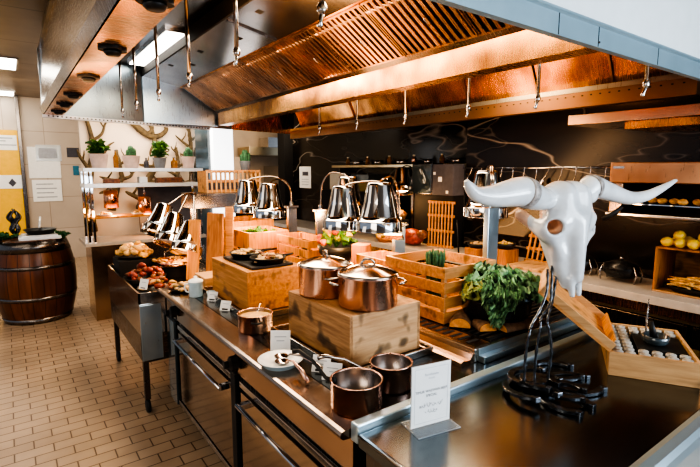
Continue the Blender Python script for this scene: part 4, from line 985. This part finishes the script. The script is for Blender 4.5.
# ---------------------------------------------------------------- wall notices at far left
def flat(name, lab, x0, x1, z0, z1, mat, cat='notice', y=10.398, th=.012, group=None):
    o = MB().box((x0, y - th, z0), (x1, y - .0005, z1)).build(name, mat); return tag(o, lab, cat, group)
t = thing('notice_board', 'bright yellow notice board with white bands on the far left wall', 'notice board', (-.6, 10.39, .45))
MB().box((0, -.03, 0), (.80, 0, 1.95), .004).build('board', 'yellow', t)
MB().box((.02, -.034, 1.60), (.78, -.0305, 1.86)).build('paper_band', 'paper', t); MB().box((.02, -.034, .92), (.80, -.0305, 1.16)).build('paper_band', 'paper', t)
for i, (w_, z) in enumerate(((.5, 1.80), (.4, 1.75), (.55, 1.68))): MB().box((.22, -.036, z), (.22 + w_, -.0345, z + .018)).build('printed_line', 'ink_grey', t)
MB().prism([(.60, 1.02), (.66, 1.10), (.72, 1.02), (.66, .95)], 'y', -.036, -.0345).build('printed_mark', 'ink', t)
flat('notice_sheet', 'large glossy white sheet in the group of notices on the tiled wall', .32, .82, 1.55, 2.12, 'paper')
t = thing('notice_sheet', 'white notice with dark heading, upper one on the tiled wall', 'notice', (.45, 10.385, 1.86))
MB().box((0, -.006, 0), (.40, -.0005, .30)).build('sheet', 'acrylic', t); MB().box((.04, -.010, .06), (.32, -.0065, .24)).build('printed_block', 'ink_grey', t)
t = thing('notice_sheet', 'white notice with rows of print, lower one on the tiled wall', 'notice', (.35, 10.385, 1.12))
MB().box((0, -.006, 0), (.46, -.0005, .40)).build('sheet', 'paper', t)
for k in range(4): MB().box((.06, -.008, .07 + k * .08), (.38 - .05 * (k % 2), -.0062, .09 + k * .08)).build('printed_line', 'ink_grey', t)
flat('wall_sign', 'black rectangular sign on the tiled wall beside the plant shelf', .94, 1.14, 1.94, 2.12, 'ink', 'sign')
flat('wall_sign', 'small blue sign on the tiled wall under the black sign', 1.02, 1.12, 1.60, 1.78, 'blue_sign', 'sign')
# ---------------------------------------------------------------- plant shelf unit
u = thing('shelf_unit', 'steel serving station with two white shelves of plants, at far left', 'shelf unit', (.66, 5.78, 0))
MB().box((.03, .05, .0), (1.25, .55, .86)).build('base_cabinet', 'steel_warm', u)
MB().box((-.03, -.02, .861), (1.30, .60, .90), .004).build('counter_top', 'stone', u)
for (z0, z1) in ((1.682, 1.722), (1.505, 1.55)): MB().box((0, .0, z0), (1.30, .36, z1), .003).build('shelf_board', 'shelfw', u)
for x in (.01, .06, 1.25):
    for y in (.02, .32): MB().box((x, y, .9), (x + .022, y + .022, 1.682)).build('upright', 'chrome', u)
MB().box((.05, .03, 1.16), (.75, .34, 1.18), .003).build('glass_shelf', 'wood_hot', u)
MB().box((.60, .30, .95), (1.24, .33, 1.50)).build('back_panel', 'ink', u)
for (x, z) in (((.94 - .66), 1.27), ((1.30 - .66), 1.19)):
    t = thing('heat_lamp', 'copper drum heat lamp under the plant shelf, ' + ('left one' if x < .4 else 'right one'), 'heat lamp', (.66 + x, 5.96, z), group='copper heat lamps under the plant shelf')
    MB().lathe([(0, .2), (.05, .2), (.075, .19), (.078, 0), (.075, 0), (.07, .18), (0, .185)], 28).build('lamp_shade', 'copper_glow', t)
    MB().lathe([(0, .012), (.06, .012), (.04, .08), (0, .09)], 20).build('bulb', 'emit_warm', t)
    MB().tube([(0, 0, .2), (0, 0, 1.504 - z)], .008, 8).build('hanging_rod', 'chrome', t)
    point('heat_bulb_light', (.66 + x, 5.93, z - .06), 3, WARM)
def potted(lab, x, R, H, pot, kind, z=1.723, y=5.93, name='potted_plant'):
    t = thing(name, lab, 'potted plant', (x, y, z))
    MB().lathe([(0, 0), (R * .68, 0), (R * .72, .005), (R, H - .004), (R, H), (R * .9, H), (R * .88, H - .02), (0, H - .02)], 36).build('pot', pot, t)
    MB().cyl((0, 0, H - .0195), R * .86, .008, 20).build('soil', 'soil', t)
    m = MB()
    if kind == 'cactus':
        for (a, b_, s, hh) in ((0, 0, .032, .13), (.035, .0, .024, .10), (-.03, .01, .022, .085)):
            m.mat('cactus'); n = 16
            prof = [(s * .7, 0), (s, hh * .3), (s * 1.02, hh * .75), (s * .7, hh * .95), (0, hh)]
            m.lathe(prof, n, T(a, b_, H - .012))
        m.build('cactus_stem', 'cactus', t)
    else:
        n = 60 if kind == 'bush' else 44
        for k in range(n):
            a = random.uniform(0, 2 * PI); el = random.uniform(.1, 1.5); hh = random.uniform(0, .1 if kind == 'bush' else .14)
            m2 = 'leaf' if k % 3 else 'leaf_l'
            leaf(m, (.02 * math.cos(a), .02 * math.sin(a), H + hh), (math.cos(a) * math.cos(el), math.sin(a) * math.cos(el), math.sin(el) * .8), random.uniform(.06, .105), .022, .4, m2)
        m.build('foliage', None, t)
        MB().tube([(0, 0, H - .01), (0, 0, H + .12)], .006, 6).build('stem', 'branch', t)
    return t
random.seed(5)
potted('bushy green plant in a blush pot, leftmost on the plant shelf', .84, .10, .155, 'terracotta', 'bush')
potted('cactus in a blush pot, between the bushy plant and the grey pot', 1.175, .10, .14, 'terracotta', 'cactus')
potted('tall leafy plant in a dark grey pot on the plant shelf', 1.49, .078, .12, 'greypot', 'leafy')
potted('cactus in a blush pot at the right end of the plant shelf', 1.83, .085, .14, 'terracotta', 'cactus')
potted('small spiky plant in a grey pot on the upright-slat crate', 2.03, .06, .10, 'greypot', 'cactus', 1.693, 4.66)
def bottle(lab, x, h, r, mat, y=5.92, z=1.723):
    t = thing('bottle', lab, 'bottle', (x, y, z))
    MB().lathe([(0, 0), (r, 0), (r, h * .6), (r * .4, h * .75), (r * .35, h * .97), (0, h * .97)], 20).build('glass_body', mat, t)
    MB().lathe([(0, h * .97), (r * .42, h * .97), (r * .42, h), (0, h)], 14).build('cap', 'ink', t)
bottle('slim amber bottle between the bushy plant and the cactus on the shelf', 1.01, .20, .028, 'amber')
bottle('small dark bottle between the cactus and the grey pot on the shelf', 1.335, .12, .028, 'ink')
bottle('squat amber jar between the grey pot and the right-hand cactus', 1.655, .13, .04, 'amber')
for i, (x, w_, h_, mt, lab) in enumerate(((.95, .16, .05, 'roast', 'brown folded cloth at the left end of the lower plant shelf'), (1.28, .09, .07, 'shelfw', 'small white box in the middle of the lower plant shelf'), (1.58, .30, .06, 'roast', 'long brown box on the right half of the lower plant shelf'))):
    o = MB().box((x - w_ / 2, 5.86, 1.551), (x + w_ / 2, 5.98, 1.551 + h_), .006).build('storage_box', mt); tag(o, lab, 'box')
for i, (x, mt, lab) in enumerate(((.86, 'bread', 'plate of warm food under the left copper lamp'), (1.22, 'cream', 'plate of warm food under the right copper lamp'))):
    dish('warm_plate', lab, 'plate', (x, 5.95, 1.181), .08, .02, 'shelfw', (10, .05, .02, .02, (.014, .022), mt), 'warm_food')
# driftwood branches on partition
random.seed(21)
def branch(lab, pts0, r0, kids):
    m = MB(); q = spline([(*p, 1.45 * r0 * (1 - .6 * i / (len(pts0) - 1))) for i, p in enumerate(pts0)], 24)
    for p in q[1:-1]: p[1] += random.uniform(-.006, .006); p[0] += random.uniform(-.006, .006)
    m.tube([p[:3] for p in q], [p[3] for p in q], 8)
    for (f, dx, dz, L) in kids:
        p = q[int(f * (len(q) - 1))]; r = p[3] * .75
        k = spline([(p[0], p[1], p[2], r), (p[0] + dx * L * .4 + .02, p[1] - .02, p[2] + dz * L * .3, r * .8), (p[0] + dx * L * .75 - .01, p[1] - .015, p[2] + dz * L * .75, r * .6), (p[0] + dx * L, p[1] - .01, p[2] + dz * L, r * .25)], 14)
        m.tube([c[:3] for c in k], [c[3] for c in k], 7)
        c = k[8]; m.tube([c[:3], (c[0] - dx * .05, c[1], c[2] + .07), (c[0] - dx * .06, c[1], c[2] + .12)], [c[3] * .7, c[3] * .5, c[3] * .2], 6)
    o = m.build('driftwood_branch', 'branch'); return tag(o, lab, 'branch', 'driftwood branches on the pale wall')
BY = 6.485
branch('gnarled branch climbing the pale wall at its left edge', [(.80, BY, .95), (.78, BY, 1.4), (.84, BY, 1.8), (.86, BY, 2.05), (.80, BY, 2.38)], .035, [(.75, .8, 1, .28), (.55, 1, .8, .25), (.4, -.4, 1, .3), (.88, -.5, 1, .2)])
branch('gnarled branch behind the bushy plant, forking toward the cactus', [(1.02, BY, 1.2), (1.10, BY, 1.5), (1.16, BY, 1.62), (1.12, BY, 1.95)], .035, [(.5, -1, .3, .22), (.6, 1, .6, .2), (.3, -1, -.3, .2), (.85, .8, 1, .15)])
branch('long branch arching down from the hood in the middle of the pale wall', [(1.22, BY, 2.42), (1.40, BY, 2.22), (1.56, BY, 2.13), (1.72, BY, 2.2), (1.74, BY, 2.42)], .035, [(.55, -.3, -1, .25), (.5, -.3, 1, .3), (.4, .5, 1, .2)])
branch('thick branch rising behind the grey pot toward the arching branch', [(1.36, BY, 1.2), (1.45, BY, 1.5), (1.58, BY, 1.8), (1.62, BY, 2.08)], .04, [(.6, -1, .2, .2), (.4, 1, .2, .2), (.75, 1, .5, .16), (.15, -1, .6, .2)])
branch('coral-like branch between the grey pot and the right-hand cactus', [(1.78, BY, 1.15), (1.82, BY, 1.5), (1.86, BY, 1.75), (1.85, BY, 2.0)], .032, [(.5, -1, .6, .18), (.7, 1, .8, .15), (.3, 1, .5, .2), (.85, -.6, 1, .14)])
branch('antler-like branch at the right edge of the pale wall', [(2.02, BY, 1.3), (2.05, BY, 1.8), (2.04, BY, 2.1), (2.02, BY, 2.35)], .03, [(.55, -1, .9, .2), (.68, 1, 1, .14), (.8, -.8, 1, .18), (.4, -1, .5, .15)])
# ---------------------------------------------------------------- centre background
t = thing('lit_column', 'column with a glowing white side, beside the plant shelf', 'column', (2.18, 6.0, 0))
MB().box((0, 0, 0), (.27, .28, 2.45), .004).build('lit_panel', 'emit_white', t)
MB().box((-.20, .10, 0), (-.004, .2, 2.3)).build('smoked_glass', 'dark_glass', t)
t = thing('far_hood', 'beige extractor hood in the kitchen beyond the dark pier', 'extractor hood', (3.75, 8.4, 1.98))
MB().box((0, 0, 0), (1.35, .55, .16), .004).build('canopy', 'hood_rail', t); MB().box((.45, .1, .16), (1.4, .5, .36)).build('duct', 'steel', t)
t = thing('tall_oven', 'tall stainless oven cabinet just left of the dark pier', 'oven', (4.3, 8.3, 0))
MB().box((0, 0, 0), (.75, .65, 1.78), .005).build('body', 'steel', t); MB().box((.12, -.02, .9), (.52, 0, 1.6), .004).build('door', 'dark_glass', t); MB().tube([(.60, -.05, .9), (.60, -.05, 1.6)], .015, 8).build('handle', 'chrome', t)
t = thing('far_counter', 'pale wall cupboards and counter in the kitchen beyond the island', 'counter', (2.9, 8.45, 0))
MB().box((0, 0, 0), (1.3, .5, .9)).build('base', 'steel_warm', t); MB().box((0, .2, 1.45), (.85, .5, 1.95)).build('wall_cupboard', 'beige_wall', t)
t = thing('notice_sheet', 'white notice with a dark heading on the black wall right of the pier', 'notice', (4.298, 7.06, 1.38))
MB().box((-.004, 0, 0), (0, .40, .38)).build('sheet', 'paper', t); MB().box((-.006, .09, .22), (-.0045, .29, .29)).build('heading_block', 'ink', t)
for k in range(3): MB().box((-.006, .08, .06 + k * .045), (-.0045, .32, .07 + k * .045)).build('printed_line', 'ink_grey', t)
# ---------------------------------------------------------------- back counter along right wall
t = thing('back_counter', 'long pale stone counter with dark fridges below, along the black marble wall', 'counter', (3.27, -.9, 0))
MB().box((0, 0, .845), (.525, 7.6, .90), .004).build('stone_top', 'stone', t)
MB().box((.05, 0, .775), (.08, 7.6, .84)).build('copper_strip', 'hood_glow_tint', t)
MB().box((.045, 0, .755), (.08, 7.6, .772)).build('reflection_strip', 'hood_rail', t)  # light reflection along the drawer top edge, modelled as a pale strip
for k in range(8): MB().box((.05, .02 + k * .95, .10), (.08, .94 + k * .95, .745), .004).build('door', 'steel_dark', t)
MB().box((.082, 0, .0), (.52, 7.6, .844)).build('carcass', 'gap', t)
# salamander grill
t = thing('salamander_oven', 'wide stainless salamander oven on the marble wall with food on its rack', 'oven', (3.30, .45, 1.40))
MB().box((.0, 0, .215), (.50, 1.09, .35), .006).build('hood_panel', 'copper_panel', t)
MB().box((.02, 1.01, .02), (.50, 1.09, .214), .004).build('side_wall', 'steel_warm', t); MB().box((.02, 0, .02), (.50, .06, .214), .004).build('side_wall', 'steel_warm', t)
MB().box((.40, .061, .02), (.50, 1.009, .214)).build('back_wall', 'gap', t)
MB().box((-.03, 0, 0), (.50, 1.09, .018), .003).build('bottom_plate', 'steel', t)
m = MB()
for k in range(24): m.box((.03, .075 + k * .039, .075), (.39, .080 + k * .039, .08))
m.box((.025, .065, .074), (.03, 1.0, .082)); m.build('wire_rack', 'chrome', t)
MB().tube([(-.03, .98, .06), (-.06, 1.04, .0), (-.08, 1.08, -.03)], .014, 10).build('lever', 'black', t)
MB().box((-.002, 1.0, .31), (.002, 1.07, .325)).build('name_plate', 'steel', t)
point('heat_bulb_light', (3.5, .95, 1.58), 1.2, WARM, .1)
random.seed(8); k = 0
for i in range(14):
    y = .56 + i * .063; o = MB().ball((0, 0, 0), (.028, .03, .02), 2, jit=.12).build('toasted_bun', 'bread', loc=(3.40 + random.uniform(-.02, .05), y, 1.502)); tag(o, 'small toasted bun on the rack of the salamander oven', 'bun', 'buns in the salamander oven')
t = thing('grill_hood', 'small copper-lit extractor box above the salamander oven', 'extractor hood', (3.30, .2, 1.965))
MB().box((0, 0, .0), (.49, 1.27, .05), .003).build('lower_channel', 'hood_glow_tint', t); MB().box((-.02, -.3, .052), (.49, 1.65, .12), .003).build('upper_box', 'steel_warm', t)
# crate with lemons
t = thing('lemon_crate', 'wooden box on its side holding bread sticks, lemons on top', 'crate', (3.42, .86, .901))
Wc, Dc, Hc = .33, .41, .30
MB().box((0, 0, 0), (Wc, Dc, .012)).build('bottom_board', 'wood_gnarl', t); MB().box((0, 0, Hc - .012), (Wc, Dc, Hc), .002).build('top_board', 'wood_red', t)
MB().box((0, Dc - .012, .0125), (Wc, Dc, Hc - .0125), .001).build('side_board', 'wood_red', t); MB().box((0, 0, .0125), (Wc, .012, Hc - .0125), .001).build('side_board', 'wood_red', t)
MB().box((Wc - .012, .0125, .0125), (Wc, Dc - .0125, Hc - .0125)).build('back_board', 'wood_gnarl', t)
lp = [(3.46, 1.22), (3.46, 1.145), (3.455, 1.07), (3.455, .995), (3.46, .92), (3.53, 1.19), (3.53, 1.11), (3.53, 1.03), (3.53, .95), (3.60, 1.15), (3.60, 1.07)]
l0 = None
for i, (x, y) in enumerate(lp + [(3.495, 1.165), (3.495, 1.03)]):
    z = 1.2015 + .033 + (.045 if i >= len(lp) else 0)
    lab = 'yellow lemon heaped on top of the wooden crate of bread sticks'
    if l0 is None:
        l0 = thing('lemon', lab, 'lemon', (x, y, z), group='lemons on the crate')
        MB().lathe([(0, -.041), (.006, -.038), (.018, -.031), (.030, -.015), (.033, 0), (.030, .015), (.018, .031), (.006, .038), (0, .041)], 24, RX(PI / 2)).build('fruit', 'lemon', l0)
        MB().lathe([(0, .0), (.004, .0), (.003, .004), (0, .004)], 8, RX(PI / 2) @ T(0, 0, .0405)).build('stem_button', 'cactus', l0)
    else: dup(l0, (x, y, z), rz=random.uniform(0, 3))
t = thing('breadstick_pan', 'black oval pan of golden bread sticks inside the wooden crate', 'pan', (3.50, 1.06, .914))
MB().lathe([(0, 0), (.09, 0), (.125, .035), (.13, .04), (.12, .036), (.085, .008), (0, .008)], 32, Matrix.Diagonal((.78, 1.3, 1, 1))).build('pan_body', 'iron', t)
s0 = None
for i in range(20):
    L_ = random.uniform(.11, .19); a = PI / 2 + random.uniform(-.55, .55); x = 3.50 + random.uniform(-.06, .05); y = 1.06 + random.uniform(-.07, .07); z = .955 + .018 * (i // 6)
    o = MB().tube([(-L_ / 2, 0, 0), (0, 0, .004), (L_ / 2, 0, 0)], [.006, .010, .005], 8).build('bread_stick', random.choice(['bread', 'cream', 'bread']), loc=(x, y, z), rot=(0, random.uniform(-.1, .1), a)); tag(o, 'golden bread stick in the black pan inside the crate', 'bread stick', 'bread sticks in the crate')
# black chafing pots
def chafer(lab, x, y, r):
    t = thing('black_casserole', lab, 'cooking pot', (x, y, .901))
    m = MB().lathe([(0, .03), (r * .75, .03), (r * .95, .06), (r, .10), (r * .98, .105), (0, .105)], 32, Matrix.Diagonal((.85, 1.1, 1, 1))); m.build('body', 'blackm', t)
    MB().lathe([(r * 1.0, .105), (r * .9, .125), (r * .5, .145), (0, .150)], 32, Matrix.Diagonal((.85, 1.1, 1, 1))).build('lid', 'blackm', t)
    for s in (-1, 1):
        MB().tube([(-.05, s * r * 1.05, 0), (-.05, s * r * 1.15, .06), (-.04, s * r * .95, .115), (.04, s * r * .95, .115), (.05, s * r * 1.15, .06), (.05, s * r * 1.05, 0)], .006, 8).build('wire_handle', 'chrome', t)
    MB().lathe([(0, .150), (.008, .150), (.014, .165), (.01, .175), (0, .177)], 14).build('lid_knob', 'chrome', t)
chafer('black lidded casserole with chrome handles, nearer the lemon crate', 3.55, 1.53, .11); chafer('black lidded casserole, partly hidden behind the skull snout', 3.58, 1.87, .12)
# rail with utensils behind the skull
t = thing('utensil_rail', 'steel rail of hooks on the marble wall behind the skull', 'rail', (3.76, 1.6, 1.72))
MB().tube([(0, 0, 0), (0, 1.6, 0)], .008, 8).build('rail_bar', 'chrome', t)
for y in (.02, .8, 1.58): MB().tube([(0, y, 0), (.04, y, 0)], .006, 6).build('bracket', 'chrome', t)
u0 = None
for i in range(13):
    p = (3.755, 1.66 + i * .118, 1.712); lab = 'thin steel utensil hanging from the rail behind the skull'
    if u0 is None:
        u0 = thing('hanging_utensil', lab, 'utensil', p, group='utensils on the rail')
        MB().tube([(0, 0, .012), (-.008, .0, .016), (-.014, 0, .004), (-.01, .01, -.05), (-.012, .03, -.10)], .004, 6).build('shaft', 'chrome', u0)
        MB().ball((-.012, .036, -.125), (.006, .022, .03), 2).build('blade', 'chrome', u0)
    else: dup(u0, p, rot=(random.uniform(-.35, .35), 0, 0))
# things standing on the back counter, left of the skull
def rack(lab, loc, W, H, rz, tilt, mat, n=8):
    t = thing('slatted_rack', lab, 'wooden rack', loc, rot=(tilt, 0, rz))
    m = MB()
    for k in range(n): m = MB().box((-W / 2 + .02 + k * (W - .05) / (n - 1), -.006, .001), (-W / 2 + .035 + k * (W - .05) / (n - 1), .004, H - .001)); m.build('slat', mat, t)
    for z in (0, H * .33, H * .66, H - .025): MB().box((-W / 2, .0045, z), (W / 2, .016, z + .025), .001).build('cross_bar', mat, t)
    return t
rack('tall slatted wooden rack leaning on the marble, under the small dark cabinets', (3.585, 3.34, .902), .33, .48, math.radians(-82), -.02, 'wood_x')
rack('honey-coloured slatted rack leaning on the marble just left of the skull', (3.66, 2.20, .902), .36, .34, math.radians(-80), -.35, 'wood_hot')
cb = thing('wall_cabinet', 'grey-blue glass-fronted cabinet on the black wall, left of the marble corner', 'cabinet', (3.62, 3.50, 1.44))
MB().box((0, 0, 0), (.17, .30, .33), .006).build('body', 'steel_dark', cb); MB().box((-.012, .01, .01), (-.0005, .29, .32), .003).build('glass_door', 'dark_glass', cb)
cb = thing('wall_cabinet', 'black cabinet with small paper notes, against the marble corner', 'cabinet', (3.62, 3.21, 1.44))
MB().box((0, 0, 0), (.17, .285, .32), .006).build('body', 'ink', cb)
for (y, z, s) in ((.24, .21, .03), (.15, .14, .05), (.06, .02, .03)): MB().box((-.004, y, z), (-.0005, y + s, z + s)).build('paper_note', 'paper', cb)
o = MB().box((3.64, 3.22, .9005), (3.79, 3.78, 1.4395)).build('cabinet_column', 'gap'); tag(o, 'dark column carrying the two small cabinets at the marble corner', 'column')
t = dish('food_bowl', 'black bowl of diced yellow food on a stand, left of the skull', 'bowl', (3.42, 2.42, 1.03), .085, .05, 'iron', (36, .065, .035, .03, (.010, .016), ['yellowfood', 'cream']), 'diced_food')
o = MB().box((-.08, -.08, 0), (.08, .08, .128), .004).build('bowl_stand', 'wood_red', loc=(3.42, 2.42, .901)); tag(o, 'wooden block under the bowl of diced yellow food', 'block')
t = dish('food_bowl', 'small dark bowl of grains behind the slanted post', 'bowl', (3.42, 2.72, 1.0), .09, .04, 'iron', (36, .07, .03, .02, (.008, .014), ['beige_food', 'cream']), 'grains')
o = MB().box((-.08, -.08, 0), (.08, .08, .098), .004).build('bowl_stand', 'wood_red', loc=(3.42, 2.72, .901)); tag(o, 'wooden block under the small dark bowl of grains', 'block')
o = MB().box((3.30, 1.95, .9005), (3.62, 2.32, .925), .004).build('cutting_board', 'wood_pale'); tag(o, 'pale cutting board on the back counter behind the kale', 'cutting board')
t = thing('cured_ham', 'dark red cured ham on the back counter before the slatted rack', 'ham', (3.46, 3.62, .99))
MB().ball((0, 0, 0), (.10, .15, .088), 3, jit=.03).build('meat', 'redmeat', t); MB().ball((.0, -.15, .04), (.05, .07, .05), 2, jit=.05).build('rind', 'roast', t);
dish('bread_bowl', 'brown bowl of bread on a stand behind the cured ham', 'bowl', (3.58, 4.0, 1.14), .12, .07, 'bark', (12, .09, .05, .04, (.03, .045), ['roast', 'bread']), 'bread_rolls')
o = MB().box((-.1, -.1, 0), (.1, .1, .238), .004).build('bowl_stand', 'gap', loc=(3.58, 4.0, .901)); tag(o, 'dark block under the bread bowl behind the ham', 'block')
dish('pepper_dish', 'dish of yellow peppers left of the cured ham', 'dish', (3.42, 3.98, .901), .13, .05, 'wood_red', (16, .10, .045, .05, (.025, .038), ['yellowfood', 'yellowfood', 'bread']), 'yellow_peppers')
bl2 = thing('black_wand', 'thin black stick standing upright on the back counter', 'stick', (3.40, 2.92, .901))
MB().lathe([(0, 0), (.04, 0), (.04, .012), (0, .014)], 16).build('foot', 'iron', bl2); MB().tube([(0, 0, .01), (-.0, .03, .33)], [.008, .006], 8).build('rod', 'iron', bl2)
# alcove shelf
t = thing('wall_shelf', 'long pale shelf in the dark alcove crowded with pans', 'shelf', (4.02, 3.25, 1.735))
MB().box((0, 0, 0), (.27, 2.75, .035), .002).build('board', 'hood_rail', t)
for y in (.1, 1.3, 2.6): MB().box((.05, y, -.12), (.27, y + .02, -.001)).build('bracket', 'steel_dark', t)
random.seed(4)
for i in range(11):
    y = 3.36 + i * .235; r = random.uniform(.05, .085)
    if i % 2:
        t = thing('small_pan', 'small dark pan among others on the long alcove shelf', 'pan', (4.13, y, 1.7715), group='pans on the alcove shelf')
        MB().lathe([(0, 0), (r * .9, 0), (r, .06), (r * .95, .06), (r * .85, .01), (0, .01)], 20).build('pan_body', 'steel', t); MB().tube([(-r, 0, .05), (-r - .05, .04, .07)], .006, 6).build('handle', 'iron', t)
    else:
        t = thing('spice_bottle', 'small brown spice bottle among others on the alcove shelf', 'bottle', (4.12, y, 1.7715), group='bottles on the alcove shelf')
        MB().lathe([(0, 0), (.03, 0), (.03, .07), (.014, .09), (.014, .10), (0, .10)], 16).build('glass_body', random.choice(['amber', 'copper', 'roast']), t); MB().cyl((0, 0, .1), .016, .018, 14).build('cap', 'hood_rail', t)
for (lab, y, h_, mt) in (('grey-blue appliance box below the left end of the alcove shelf', 5.75, .26, 'steel'), ('dark appliance box below the alcove shelf, right of the grey-blue one', 5.20, .24, 'dark_glass')):
    o = MB().box((3.95, y - .2, 1.40), (4.29, y + .2, 1.40 + h_), .006).build('appliance', mt); tag(o, lab, 'appliance')
o = MB().box((3.9, 4.85, 0), (4.29, 6.1, 1.3995)).build('tall_dark_cupboard', 'gap'); tag(o, 'dark cupboard under the two appliance boxes in the alcove', 'cupboard')
# ---------------------------------------------------------------- look
sc = bpy.context.scene
sc.view_settings.view_transform = 'AgX'; sc.view_settings.look = 'AgX - Very High Contrast'; sc.view_settings.exposure = .15
sc.cycles.max_bounces = 8; sc.cycles.use_denoising = True; sc.cycles.sample_clamp_indirect = 6
